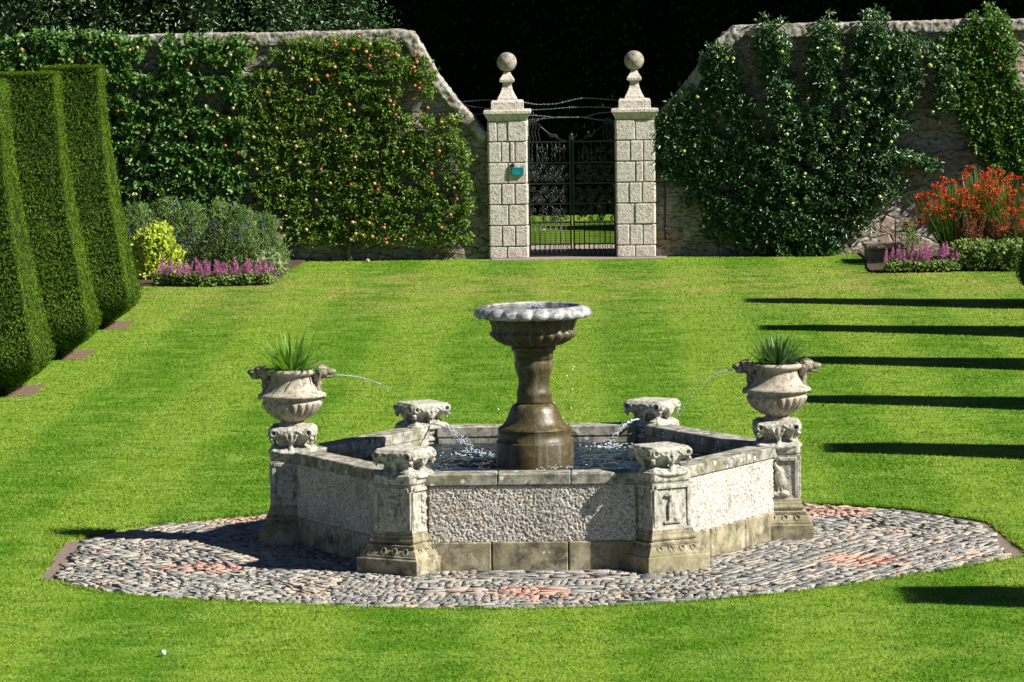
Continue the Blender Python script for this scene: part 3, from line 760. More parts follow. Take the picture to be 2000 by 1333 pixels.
for (x, y, _), nn, lb in ((L1, 110, 'white splash on the pool where the back left stream lands'), (L2, 110, 'white splash on the pool where the back right stream lands'), (L4, 60, 'bright splash at the front foot of the fountain column')):
    mb = MB()
    for i in range(nn):
        a = rng.uniform(0, 6.28); r = abs(rng.normal(0, .11)); mb.ell((x+r*math.cos(a)*1.3, y+r*math.sin(a), .670+abs(rng.normal(0, .02))*(rng.random() < .4)), (rng.uniform(.004, .016), rng.uniform(.004, .012), .003), 6, 4)
    tag(mb.build('water_splash', M_foam), lb, 'splash')
mb = MB()
for px, py in ((1120, 717), (988, 750), (975, 779), (973, 800), (1117, 761), (1116, 798), (1295, 846), (1293, 854), (1300, 841), (1118, 722), (1082, 787), (1099, 817), (985, 760), (1107, 735)):
    p = wp(px, py, rng.uniform(-.1, .5)); mb.ell(p, (.0075, .0075, .009), 6, 4)
tag(mb.build('water_drops', M_foam), 'scattered water drops falling in the air around the fountain column', 'water drops', kind='stuff')

# ================================================================== GATE PILLARS
YW = 38.0                                     # face of the garden wall
PF = 37.80                                    # front of the pillars
def make_pillar(px0, px1, cuts, label):
    a, b = wp(px0, 400, PF)[0], wp(px1, 400, PF)[0]; cx = (a+b)/2; h = (b-a)/2
    o = empty('gate_pillar', (cx, PF+h, 0), label, 'gate pillar', 'stone pillars of the garden gate')
    mb = MB(); mb.box((0, 0, 1.27), (h-.02, h-.02, 1.31))
    z = 0.0; hs = [.23]+[.392]*6
    for zi, (hh, cut) in enumerate(zip(hs, cuts[::-1])):
        e = [-1]+[c*2-1 for c in cut]+[1]
        for s in range(4):
            for u0, u1 in zip(e[:-1], e[1:]):
                x0, x1 = u0*h, u1*h; dep = rng.uniform(.018, .034)
                ro = [(1, 0, 0), (0, 1, 0), (0, 0, 1)] if s == 0 else None
                c_, s_ = [(1, 0), (0, 1), (-1, 0), (0, -1)][s]
                X, Y = (x0+x1)/2, -(h-.03+.0); hx_, hy_ = (x1-x0)/2-.009, dep+.012
                cxx, cyy = X*c_-Y*s_, X*s_+Y*c_
                rot = [(c_, -s_, 0), (s_, c_, 0), (0, 0, 1)]
                mb.box((cxx, cyy, z+hh/2), (hx_, hy_, hh/2-.010), .013, rot=rot)
        z += hh
    top = z
    mb.build('shaft', M_pil, o)
    mb = MB(); mb.sq([(h+.005, top), (h+.01, top+.03), (h+.03, top+.06), (h+.055, top+.10), (h+.065, top+.13), (h+.075, top+.135), (h+.075, top+.185), (h+.06, top+.20)]); mb.build('cap', M_pil, o)
    t2 = top+.2
    mb = MB(); mb.sq([(.30, t2), (.30, t2+.14), (.28, t2+.175), (.19, t2+.18)])
    mb.sq([(.180, t2+.18), (.178, t2+.215), (.14, t2+.28), (.105, t2+.36), (.085, t2+.44), (.082, t2+.50), (.11, t2+.505), (.135, t2+.525), (.138, t2+.56), (.10, t2+.62), (.07, t2+.67), (.062, t2+.70)]); ft = mb.build('finial', M_pil, o)
    mb = MB(); mb.ell((0, 0, t2+.885), (.185,)*3, 32, 20); mb.build('ball', M_ball, ft)
    return cx, h, top
LC, LH, TOP = make_pillar(955, 1031, [[.23, .5], [.33, .55, .68], [.5], [.33, .67], [.5], [.33, .67], [.45]], 'blocky stone pillar with ball finial, left of the gate, bearing the teal plaque')
RC, RH, TOP = make_pillar(1204, 1280, [[.5], [.37, .7], [.5, .7], [.33, .66], [.47], [.33, .67], [.47]], 'blocky stone pillar with ball finial, right of the gate, without a plaque')
a = wp(999, 343, PF-.03); b = wp(1023, 327, PF-.03)
mb = MB(); mb.box(((a[0]+b[0])/2, PF-.035, (a[2]+b[2])/2), ((b[0]-a[0])/2, .022, (b[2]-a[2])/2), .008)
tag(mb.build('wall_plaque', plain('teal_enamel', (.012, .20, .24), .35, .5, 0, 9)), 'small teal plaque fixed to the front of the left gate pillar', 'plaque')
a = wp(1002, 323, PF-.03); mb = MB(); mb.lathe([(.035, -.03), (.04, 0), (.03, .02), (.01, .03)], 16); 
tag(mb.build('bell_push', plain('dark_metal', (.04, .03, .025), .5), None, loc=(a[0], PF-.03, a[2]), rot=(R(90), 0, 0)), 'small dark round knob just above the teal plaque', 'bell push')

# ================================================================== IRON GATE
GY = 38.12; gx0, gx1 = LC+LH-.0, RC-RH+.0
gt = empty('iron_gate', ((gx0+gx1)/2, GY, 0), 'black wrought-iron double gate full of scrollwork between the two stone pillars', 'gate')
def gz(y): return wp(1118, y, GY)[2]
rails = [gz(499), gz(477), gz(435), gz(398), gz(358.5), gz(318), gz(277)]
for sd_ in (-1, 1):
    W = (gx1-gx0)/2-.035; m_x = 0
    def X(u): return sd_*(.012+u*W)            # u 0 at the meeting stile, 1 at the hinge
    fr = MB(); zt = rails[-1]
    for u, t in ((.02, .016), (1., .020)): fr.box((X(u), 0, (rails[0]+zt+.12*(u > .5))/2), (t, .018, (zt-rails[0]+.12*(u > .5))/2))
    lf = fr.build('gate_leaf', M_iron, gt)
    mb = MB()
    for z in rails: mb.box((X(.51), 0, z), (W*.48, .012, .014))
    mb.build('rail', M_iron, lf)
    mb = MB()
    for i in range(1, 8):
        u = .02+.98*i/8; mb.tube([(X(u), 0, rails[0]), (X(u), 0, rails[2]+.02)], .0075, 5)
    for u in (.16, .36, .56, .8): mb.tube([(X(u), 0, rails[5]), (X(u), 0, rails[6])], .007, 5)
    for u in (.27, .45, .68, .92):
        t = np.linspace(0, 1, 30); mb.tube(np.c_[X(u)+.012*np.sin(t*25), t*0, rails[5]+t*(rails[6]-rails[5])], .006, 5)
        mb.tube(np.c_[X(u)+.012*np.sin(t*25), t*0, rails[2]+t*(rails[3]-rails[2])], .006, 5)
    mb.build('bars', M_iron, lf)
    mb = MB()
    for i in range(34): u = .02+.98*i/34; mb.tube([(X(u), .01, rails[1]), (X(u), .01, rails[2]+.03)], .0038, 4)
    for i in range(14): z = rails[1]+(rails[2]-rails[1]+.03)*i/13; mb.tube([(X(.02), .01, z), (X(1), .01, z)], .0038, 4)
    mb.build('wire_mesh', M_iron, lf)
    mb = MB()
    def spiral(cx, cz, r, turns=1.6, a0=0., dr=1, rad=.0105):
        th = np.linspace(0, turns*2*math.pi, 36); rr = r*(1-.72*th/th[-1]); mb.tube(np.c_[cx+rr*np.cos(a0+dr*th), th*0, cz+rr*np.sin(a0+dr*th)], rad, 5); mb.ell((cx, 0, cz), (.016, .012, .016), 6, 5)
    z3, z4, z5, z6 = rails[2], rails[3], rails[4], rails[5]
    for u, a0, d in ((.28, 0, 1), (.52, 3.14, -1), (.8, 1.5, 1)):
        spiral(X(u), (z5+z6)/2+.05, .105, 1.7, a0, d); spiral(X(u+.04), z5+.085, .07, 1.4, a0+2, -d)
        spiral(X(u), (z4+z5)/2-.02, .10, 1.6, a0+3.6, -d); spiral(X(u-.08), z4+.07, .06, 1.4, a0+1, d)
        mb.tube([(X(u-.12), 0, z5), (X(u-.03), 0, (z5+z6)/2), (X(u-.12), 0, z6)], .007, 5)
        mb.ell((X(u), 0, (z5+z6)/2-.02), (.045, .012, .03), 8, 5); mb.ell((X(u-.05), 0, (z4+z5)/2-.06), (.06, .012, .025), 8, 5)
    for u, a0, d in ((.14, 1., -1), (.40, 2.2, 1), (.66, .4, -1), (.92, 2.6, 1)):
        spiral(X(u), (z5+z6)/2-.07, .065, 1.4, a0, d, .009); spiral(X(u), z6-.06, .045, 1.2, a0+2, -d, .009); spiral(X(u), (z4+z5)/2+.08, .06, 1.4, a0+1, -d, .009)
        spiral(X(u), z4+.06, .045, 1.2, a0+4, d, .009); spiral(X(u), (z3+z4)/2+.05, .06, 1.3, a0+3, d, .009); spiral(X(u), z3+.08, .05, 1.2, a0+5, -d, .009)
        mb.ell((X(u+.06), 0, (z3+z4)/2-.03), (.035, .012, .022), 6, 5)
    for q in range(22):
        zz_ = [z3, z4, z5, z6][q % 4]; top_ = [z4, z5, z6, rails[6]][q % 4]; spiral(X(rng.uniform(.06, .95)), rng.uniform(zz_+.05, top_-.05), rng.uniform(.035, .06), 1.2, rng.uniform(0, 6), rng.choice([-1, 1]), .008)
    th = np.linspace(0, 2*math.pi, 30); mb.tube(np.c_[X(.58)+.15*np.cos(th), th*0, (z3+z4)/2+.15*np.sin(th)], .008, 5)
    for k in range(5): a = k*1.2566+.3; mb.ell((X(.25)+.06*math.cos(a), 0, (z3+z4)/2+.06*math.sin(a)), (.03, .01, .03), 6, 5); mb.tube([(X(.58), 0, (z3+z4)/2), (X(.58)+.15*math.cos(a), 0, (z3+z4)/2+.15*math.sin(a))], .006, 5)
    for u in (.3, .7):
        for k in range(5): a = k*1.2566+.3; mb.ell((X(u)+.045*math.cos(a), 0, (rails[5]+rails[6])/2+.05+.045*math.sin(a)), (.022, .01, .022), 6, 5)
        for s in (-1, 1): mb.tube([(X(u), 0, rails[5]), (X(u)+s*.06, 0, rails[5]+.10), (X(u)+s*.075, 0, rails[5]+.2)], .007, 5); mb.ell((X(u)+s*.05, 0, rails[5]+.10), (.03, .008, .016), 6, 5)
    for i in range(9):
        u = .07+.11*i; t = np.linspace(0, 1, 12); mb.tube(np.c_[X(u)+.03*np.sin(t*6.28), t*0, rails[0]+t*(rails[1]-rails[0])], .008, 5)
    # swept top rail and cresting
    t = np.linspace(0, 1, 24); zz = zt+.02+.30*np.clip((t-.1)/.9, 0, 1)**1.7
    mb.tube(np.c_[X(0)+sd_*(t*W*.74), t*0, zz-.01], .012, 6)
    mb.box((X(.86), 0, zt+.335), (W*.13, .012, .010))
    for u in (.75, .83, .9, .97): tt = np.linspace(0, 1, 14); mb.tube(np.c_[X(u)+.014*np.sin(tt*9), tt*0, zt+tt*.33], .007, 5)
    spiral(X(.82), zt+.39, .05, 1.3, 0, 1); spiral(X(.94), zt+.385, .04, 1.3, 3, -1); mb.tube([(X(.88), 0, zt+.33), (X(.89), .0, zt+.45), (X(.87), 0, zt+.56)], .006, 5)
    for q in range(4): mb.ell((X(.36+.04*q), 0, zt+.10+.03*(q % 2)), (.05, .015, .022), 7, 5)
    mb.build('scrollwork', M_iron, lf)
mb = MB(); mb.lathe([(.02, 0), (.045, .03), (.05, .07), (.03, .10), (.04, .12), (.025, .15), (.005, .17)], 14, (0, 0, rails[-1])); mb.build('finial', M_iron, gt)
mb = MB(); mb.lathe([(.01, 0), (.03, .0), (.034, .012), (.02, .03)], 14); mb.build('handle', plain('brass_knob', (.35, .3, .22), .3, .5, .6), gt, loc=(-.55, -.05, gz(449)), rot=(R(90), 0, 0))

# barbed wire strands over the gate
zw = lambda q, dy=0: wp(900+q[0]/3.03, 80+q[1]/3.03, 38.05+dy)
W_ = [('top', [(0, 362), (100, 352), (215, 350), (300, 356), (380, 365), (450, 378), (560, 375), (640, 355), (720, 338), (800, 342), (935, 352)]),
      ('second', [(0, 372), (60, 388), (150, 402), (300, 410), (420, 410), (530, 404), (640, 395), (700, 392), (850, 393), (930, 398)]),
      ('third', [(80, 436), (160, 432), (400, 440), (480, 445), (560, 455), (740, 452), (800, 430), (930, 418)]),
      ('lowest', [(400, 468), (480, 462), (620, 450), (740, 455), (830, 470), (930, 474)])]
for i, (nm, q) in enumerate(W_):
    P = np.array([zw(a, .25+.03*i) for a in q]); tt = np.linspace(0, len(P)-1, 90); P = np.stack([np.interp(tt, np.arange(len(P)), P[:, k]) for k in range(3)], 1)
    for _ in range(6): P[1:-1] = (P[:-2]+P[1:-1]*2+P[2:])/4
    mb = MB(); mb.tube(P, .0055, 5)
    for k in range(2, 88, 2):
        for _ in range(2): d = rng.normal(size=3); d = d/np.linalg.norm(d)*.022; mb.tube([P[k]-d, P[k]+d], .003, 4)
    tag(mb.build('barbed_wire', M_wire), nm+' strand of barbed wire strung above the iron gate' + (' reaching beyond the left pillar' if i < 2 else ''), 'barbed wire', 'barbed wire strands above the gate')

# ================================================================== GARDEN WALLS
def make_wall(name, prof_px, xend, label, flip):
    # top profile in photo points -> world x,z on the wall face
    T = [wp(px, py, YW) for px, py in prof_px]; T = [(p[0], p[2]) for p in T]
    T = [(xend, T[0][1])]+T if not flip else T+[(xend, T[-1][1])]
    xs = np.arange(min(t[0] for t in T), max(t[0] for t in T), .16); 
    xs = np.unique(np.r_[xs, [t[0] for t in T]])
    zt = np.interp(xs, [t[0] for t in T], [t[1] for t in T])
    o = empty(name, (xs.mean(), YW, 0), label, 'garden wall'); ox = xs.mean()
    nz = 22; V = []; n = len(xs)
    for j in range(nz+1):
        for i in range(n):
            z = -.1+(zt[i]-.10+.1)*j/nz
            d = .06*(vnoise(np.array(xs[i]*2.6), np.array(z*4.2), 4)-.5)+(.08 if z < .25 else 0)*vnoise(np.array(xs[i]*3.), np.array(z*7.), 6)
            V.append((xs[i]-ox, -float(d), z))
    for j in range(2):
        for i in range(n): V.append((xs[i]-ox, .62, (zt[i]-.10) if j == 0 else -.1))
    Fc = [(j*n+i, j*n+i+1, (j+1)*n+i+1, (j+1)*n+i) for j in range(nz+2) for i in range(n-1)]
    e0 = [j*n for j in range(nz+3)]; e1 = [j*n+n-1 for j in range(nz+3)]
    Fc += [tuple(e0[::-1]), tuple(e1)]
    MB().add(V, Fc).build('wall_face', M_wall, o)
    # coping stones follow the top
    L = [0.]
    for a, b in zip(T[:-1], T[1:]): L.append(L[-1]+math.hypot(b[0]-a[0], b[1]-a[1]))
    s = .0; mb = MB()
    while s < L[-1]-.05:
        ln = rng.uniform(.28, .62); e = min(s+ln, L[-1])
        A = np.array([np.interp(s, L, [t[0] for t in T]), np.interp(s, L, [t[1] for t in T])]); B = np.array([np.interp(e, L, [t[0] for t in T]), np.interp(e, L, [t[1] for t in T])])
        dv = B-A; l_ = np.linalg.norm(dv); an = math.atan2(dv[1], dv[0]); c_, s_ = math.cos(an), math.sin(an)
        rot = [(c_, 0, -s_), (0, 1, 0), (s_, 0, c_)]; hh = rng.uniform(.10, .13); md = (A+B)/2
        ctr = np.array([md[0]-ox+s_*(hh), .30+rng.uniform(-.03, .0), md[1]-c_*hh+rng.uniform(-.012, .012)])
        mb.box(ctr, (l_/2+.004, .385, hh), .020, rot=rot); s = e
    me = voxel(mb, .025, 'coping', .075, .10)
    link('coping', me, M_cope, o)
    return o
make_wall('garden_wall', [(-60, 80), (45, 78), (150, 74), (300, 68), (560, 64), (700, 60), (800, 57), (818, 70), (850, 138), (885, 186), (930, 236), (957, 262)], -13.5, 'long apple-clad rubble wall left of the gate, its end sweeping down to the pillar', False)
make_wall('garden_wall', [(1272, 232), (1310, 200), (1345, 155), (1400, 78), (1412, 53), (1440, 50), (1700, 43), (2060, 36)], 11.5, 'rubble wall right of the gate behind the pear tree, mossy along its coping', True)
a = wp(1297, 262, 37.9); b = wp(1299, 468, 37.9); mb = MB(); mb.tube([a, b], .022, 8)
for t in (.1, .5, .9): mb.lathe([(.03, -.02), (.034, 0), (.03, .02)], 10, tuple(a*(1-t)+b*t))  # thin dark upright line on the wall, built as a rod with collars
tag(mb.build('dark_rod', M_iron), 'thin dark upright pipe on the wall just right of the right gate pillar', 'rod')
a = gp(1690, 507); b = gp(1746, 507)
mb = MB(); mb.box((a[0]+.28, 35.9, .12), (.30, .55, .14), .03); mb.box((a[0]+.28, 35.85, .29), (.34, .62, .035), .012)
tag(mb.build('stone_trough', stone('trough_stone', (.36, .29, .22), (.30, .24, .18), (.12, .1, .08), .4, nsc=6)), 'low dark stone block under the wall at the left end of the right flower bed', 'stone block')
a = wp(1749, 385, 34.2); b = wp(1749, 531, 34.2); mb = MB(); mb.tube([(b[0], 34.2, 0), (a[0], 34.2, a[2])], .012, 6); mb.ell((a[0], 34.2, a[2]), (.016, .016, .016), 8, 6)
tag(mb.build('garden_stake', M_iron), 'thin dark upright stake at the left end of the right flower bed', 'garden stake')

# ================================================================== YEWS
prof = [(.0, .43), (.12, .60), (.26, .80), (.38, .875), (.55, .865), (.8, .80), (1.2, .735), (1.66, .655), (2.1, .59), (2.5, .54), (2.9, .49), (3.3, .455), (3.7, .44), (3.93, .425)]
pz = np.array([p[0] for p in prof]); ph = np.array([p[1] for p in prof])
def yew_meshes():
    mb = MB(); mb.sq([(h-.045, z) for z, h in prof[:-1]]+[(.38, 3.87)]); 
    core = mb.mesh('crown_core')
    n = 62000
    z = rng.uniform(0, 3.93, n); h = np.interp(z, pz, ph); keep = rng.random(n) < h/.9; z, h = z[keep], h[keep]; n = len(z)
    s = rng.integers(0, 4, n); u = rng.uniform(-1, 1, n)
    uu = np.sign(u)*np.abs(u); r = h-rng.exponential(.018, n)+.012*(vnoise(z*5+s*9, u*4+s*3, 2)-.5)*2
    x = np.where(s == 0, r, np.where(s == 1, -r, uu*h)); y = np.where(s == 2, r, np.where(s == 3, -r, uu*h))
    nx = np.where(s == 0, 1., np.where(s == 1, -1., 0)); ny = np.where(s == 2, 1., np.where(s == 3, -1., 0))
    slope = np.gradient(ph, pz); nz = -np.interp(z, pz, slope)
    P = np.c_[x, y, z]; N0 = nrm(np.c_[nx, ny, nz])
    m = 6000; tx, ty = rng.uniform(-.43, .43, (2, m)); P = np.r_[P, np.c_[tx, ty, 3.92+rng.normal(0, .015, m)]]; N0 = np.r_[N0, np.tile([0, 0, 1.], (m, 1))]; n += m
    T = nrm(rng.normal(size=(n, 3))*.7+N0*.22+np.array([0, 0, .55])); N = nrm(N0*1.0+rng.normal(size=(n, 3))*.24)
    v = np.clip(rng.random(n)*.7+.35*(vnoise(P[:, 0]*5+P[:, 1]*5, P[:, 2]*4, 8)), 0, 1)
    sh = leaves('foliage', P, N, rng.uniform(.022, .048, n), rng.uniform(.013, .020, n), T, v, DIA)
    return core, sh
M_yew = foliage('yew_foliage', (.030, .080, .006), (.130, .205, .014), .7, .12, .12, 2.2)
M_core = plain('yew_inner_twigs', (.018, .035, .008), .9, .05)
yc, ys = yew_meshes()
def bark_trunk(): m = MB(); m.tube([(0, 0, -.05), (.02, 0, .5), (0, .02, 1.2)], [.14, .11, .08], 8); return m.mesh('trunk')
yt = bark_trunk()
LY = ['tall clipped yew pyramid nearest the left flower bed, farthest of the left row', 'tall clipped yew pyramid in the middle of the left row', 'tall clipped yew pyramid at the left edge, nearest of the left row']
RY = ['farthest clipped yew of the right row, a dark sliver beside the right flower bed', 'second farthest yew of the right row, casting the second shadow on the lawn', 'third yew of the right row, its shadow ending behind the right urn', 'fourth yew of the right row, its shadow ending beside the gadrooned urn bowl', 'yew of the right row whose shadow points at the heron pier', 'nearest yew of the right row, its shadow falling in front of the paving']
for i, (x, y) in enumerate(YL+YR):
    lab = (LY+RY)[i]
    o = empty('clipped_yew', (x, y, 0), lab, 'topiary yew', 'clipped yew pyramids flanking the lawn', rz=[0, .02, -.015, .01, 0, .03, -.02, 0, .02][i])
    link('crown', yc, M_core, o); cr = o.children[0] if o.children else None
    k = link('foliage', ys, M_yew, o); link('trunk', yt, M_bark, o)

# ================================================================== ESPALIERS
def along(lines, n):
    """n points spread along polylines [(pts, radius)], weighted by length*radius"""
    segs = []
    for P, r in lines:
        P = np.array(P, float)
        for a, b in zip(P[:-1], P[1:]): segs.append((a, b, r, (np.linalg.norm(b-a)+r)*r))
    w_ = np.array([s[3] for s in segs]); k = rng.choice(len(segs), n, p=w_/w_.sum())
    A = np.array([s[0] for s in segs])[k]; B = np.array([s[1] for s in segs])[k]; r = np.array([s[2] for s in segs])[k]
    t = rng.random((n, 1)); off = rng.normal(size=(n, 2)); off *= (np.minimum(np.linalg.norm(off, axis=1), 1.9)/np.linalg.norm(off, axis=1))[:, None]
    return A+(B-A)*t+off*r[:, None]*.62
def espalier(name, label, lines, nspur, per, L, W, mat, depth, apples, wood, gaps=(), seed=0, fruit=None, cat='espalier tree', th=.36):
    q = along(lines, nspur)
    ok = np.ones(len(q), bool)
    for gx, gy, gw, gh in gaps: ok &= ~((abs(q[:, 0]-gx) < gw) & (abs(q[:, 1]-gy) < gh))
    ok &= vnoise(q[:, 0]/22, q[:, 1]/15, seed) > th*.9
    q = q[ok]; n = len(q)
    W3 = np.array([wp(a, b, YW) for a, b in q]); dep = rng.uniform(.06, depth, n); dep = np.where((q[:, 0] > 1200) & (q[:, 0] < 1520), .05+(dep-.05)*np.clip((q[:, 0]-1270)/260, .22, 1), dep)
    W3[:, 1] = YW-dep; W3[:, 2] = np.maximum(W3[:, 2], .05)
    P = np.repeat(W3, per, 0); m = len(P); dirs = nrm(rng.normal(size=(m, 3))+np.array([0, -.6, .25]))
    P = P+dirs*rng.uniform(.0, .055, (m, 1)); N = nrm(rng.normal(size=(m, 3))*.85+np.array([.3, -.55, .6]))
    v = np.clip(np.repeat(rng.random(n), per)*.45+rng.random(m)**1.5*.6, 0, 1)
    base = wp(wood[0][0][0][0], 505, YW-.15); o = empty(name, (base[0], YW-.15, 0), label, cat)
    off = np.array([base[0], YW-.15, 0])
    link('foliage', leaves('foliage', P-off, N, L*rng.uniform(.7, 1.2, m), W*rng.uniform(.7, 1.15, m), dirs, v), mat, o)
    mb = MB()
    for pts, r0, r1 in wood:
        Q = []
        for i in range(len(pts)-1):
            for t in np.linspace(0, 1, 6, endpoint=False): Q.append([pts[i][k]*(1-t)+pts[i+1][k]*t for k in (0, 1)])
        Q.append(pts[-1]); Q = np.array([wp(a+rng.normal(0, 1.2), b+rng.normal(0, 1.2), YW-.14) for a, b in Q])-off
        Q[:, 1] = rng.normal(0, .008, len(Q)); mb.tube(Q, np.linspace(r0, r1, len(Q)), 7)
    mb.build('trunk', M_bark, o)
    fm = fruit
    for a, b, c in apples:
        dq = depth*(min(1, max(.45, (a-1270)/260)) if 1200 < a < 1520 else 1); p = wp(a, b, YW-dq*rng.uniform(.98, 1.05)-.03)-off; f = link('apple', fm[c], None, o, p, (rng.uniform(-.3, .3), rng.uniform(-.3, .3), rng.uniform(0, 6))); s = rng.uniform(.72, 1.0); f.scale = (s, s, s)
    return o
def apple_mesh(nm, c1, c2, r):
    t = NT(nm); n = t.noise(t.pos(), 9, 3); sx = t.n('ShaderNodeSeparateXYZ'); t.l(t.pos(), sx.inputs[0])
    f = t.ramp(t.math('ADD', t.math('MULTIPLY', sx.outputs[0], 14.), n), [(.3, 0.), (.7, 1.)])
    m = t.fin(t.mix(f, c1, c2), .35, None, .5)
    mb = MB(); mb.lathe([(.0005, -.80*r), (.35*r, -.86*r), (.72*r, -.62*r), (.97*r, -.1*r), (1.0*r, .2*r), (.85*r, .62*r), (.5*r, .82*r), (.2*r, .76*r), (.02*r, .62*r)], 14, cap=False)
    mb.tube([(0, 0, .6*r), (.1*r, 0, 1.25*r)], .004, 4)
    me = mb.mesh('apple'); me.materials.append(m); return me
FR = dict(r=apple_mesh('red_apple', (.40, .045, .03), (.50, .20, .08), .038), p=apple_mesh('peach_apple', (.52, .34, .16), (.48, .20, .10), .038), y=apple_mesh('yellow_apple', (.48, .42, .12), (.52, .32, .13), .040), g=apple_mesh('green_apple', (.28, .42, .06), (.42, .50, .10), .043))
M_l1 = foliage('broad_apple_leaves', (.04, .115, .022), (.16, .29, .06), .42, .25, .5)
M_l2 = foliage('small_apple_leaves', (.045, .105, .012), (.20, .30, .035), .42, .28, .45)
M_l3 = foliage('pear_leaves', (.018, .060, .018), (.085, .17, .045), .34, .15, .6)
M_l4 = foliage('bright_apple_leaves', (.04, .11, .015), (.13, .24, .035), .42, .25, .45)
# left tree with broad leaves
ln = [([(-40, y), (490-abs(y-240)*.12, y)], 17) for y in (92, 118, 160, 205, 248, 290, 332, 372, 405)]
ln += [([(60, 76), (230, 76)], 12), ([(210, 130), (215, 420)], 22), ([(330, 230), (350, 420)], 25)]
ap = [(42, 98, 'p'), (83, 97, 'p'), (175, 84, 'p'), (225, 88, 'r'), (253, 98, 'y'), (268, 94, 'p'), (372, 125, 'r'), (401, 92, 'p'), (400, 102, 'y'), (371, 190, 'p'), (323, 207, 'p'), (432, 174, 'y'), (424, 226, 'p'), (408, 250, 'y'), (418, 249, 'p'), (230, 218, 'r'), (450, 108, 'p'), (455, 212, 'p'), (447, 232, 'y'), (140, 122, 'p'), (300, 300, 'p'), (345, 345, 'y'), (410, 330, 'p'), (265, 380, 'p'), (466, 300, 'p'), (455, 330, 'p'), (480, 262, 'p'), (500, 96, 'r'), (290, 255, 'p'), (385, 290, 'p'), (362, 268, 'y'), (440, 285, 'p')]
espalier('espalier_tree', 'broad-leaved espalier apple with peach-coloured fruit at the left end of the left wall', ln, 6800, 7, .105, .066, M_l1, .38, ap,
         [([(245, 505), (248, 300), (250, 90)], .06, .03)]+[([(-40, y), (250, y+4), (480, y)], .02, .015) for y in (110, 165, 215, 260, 310, 360)],
         gaps=[(415, 138, 36, 9), (412, 200, 30, 13), (330, 182, 16, 8), (250, 172, 22, 8), (440, 280, 26, 6)], seed=11, fruit=FR)
# red apple tree by the gate
rows = [(88, 565, 775), (118, 560, 835), (150, 500, 848), (182, 480, 845), (212, 470, 800), (240, 470, 890), (272, 480, 905), (303, 480, 912), (335, 485, 905), (366, 495, 915), (398, 505, 918), (430, 520, 916), (462, 540, 905)]
ln = [([(a, y), (b, y)], 14) for y, a, b in rows]+[([(905, 290), (912, 470)], 9), ([(800, 110), (838, 185)], 13), ([(470, 100), (560, 110)], 10)]
ap = []
for i in range(66):
    y, a, b = rows[rng.integers(0, len(rows))]; x = rng.uniform(a, b-8); yy = y+rng.normal(0, 9)
    ap.append((x, yy, 'r' if (yy < 200 and rng.random() < .6) else rng.choice(['p', 'p', 'r', 'y'])))
ap += [(810, 104, 'r'), (817, 106, 'r'), (814, 122, 'r'), (808, 132, 'p'), (812, 140, 'p'), (820, 163, 'r'), (818, 173, 'r'), (757, 101, 'r'), (700, 72, 'r'), (762, 198, 'r'), (768, 206, 'r'), (835, 211, 'r'), (884, 228, 'p'), (886, 234, 'p')]
espalier('espalier_tree', 'small-leaved espalier apple with many red fruit, left of the left gate pillar', ln, 7000, 8, .062, .033, M_l2, .36, ap,
         [([(684, 518), (680, 470), (682, 420), (660, 300), (655, 160), (660, 100)], .075, .03), ([(678, 500), (664, 482), (652, 472)], .025, .012)]+[([(500, y), (670, y+4), (e, y)], .02, .012) for y, e in ((130, 790), (190, 800), (250, 850), (310, 880), (370, 890), (425, 890))],
         gaps=[(830, 215, 40, 10), (800, 192, 30, 6), (640, 138, 20, 5), (745, 165, 28, 6), (560, 150, 20, 5)], seed=5, fruit=FR, th=.26)
# fan-trained tree right of the gate
B0 = (1592, 492)
tips = [(1300, 250), (1340, 190), (1400, 112), (1505, 52), (1610, 50), (1706, 44), (1785, 80)]
mids = [(1400, 380), (1430, 340), (1480, 300), (1540, 280), (1600, 270), (1660, 280), (1700, 300)]
ln = [([B0, (m[0], m[1]+60), m, t], 26) for m, t in zip(mids, tips)]
ln += [([(1300, 320), (1420, 330)], 24), ([(1350, 370), (1560, 380), (1740, 360)], 30), ([(1440, 430), (1560, 440), (1690, 420)], 26), ([(1500, 470), (1600, 475)], 16), ([(1310, 290), (1480, 350), (1720, 340)], 28), ([(1390, 130), (1392, 112), (1420, 110)], 18), ([(1700, 300), (1770, 310), (1830, 325)], 14), ([(1750, 90), (1770, 160), (1740, 260)], 24), ([(1310, 230), (1330, 330)], 34), ([(1502, 56), (1510, 150)], 27), ([(1609, 55), (1616, 150)], 27), ([(1705, 50), (1702, 150)], 28), ([(1395, 120), (1405, 200)], 24), ([(1830, 95), (1852, 150), (1835, 215)], 20)]
ap = [(1420, 115, 'g'), (1432, 115, 'g'), (1630, 93, 'g'), (1637, 96, 'g'), (1633, 50, 'g'), (1738, 96, 'g'), (1800, 112, 'g'), (1818, 130, 'g'), (1816, 128, 'g'), (1628, 172, 'g'), (1540, 184, 'g'), (1688, 195, 'g'), (1695, 202, 'g'), (1755, 190, 'g'), (1753, 197, 'y'), (1778, 201, 'g'), (1648, 260, 'g'), (1537, 263, 'g'), (1697, 284, 'g'), (1740, 278, 'g'), (1385, 145, 'g'), (1400, 158, 'g'), (1374, 218, 'g'), (1336, 296, 'g'), (1498, 290, 'g'), (1718, 385, 'g'), (1830, 93, 'g'), (1527, 102, 'g'), (1712, 115, 'g'), (1603, 245, 'g'), (1858, 170, 'g'), (1573, 388, 'g'), (1548, 398, 'g'), (1572, 340, 'g'), (1450, 330, 'g'), (1362, 190, 'g'), (1678, 220, 'g'), (1822, 220, 'g')]
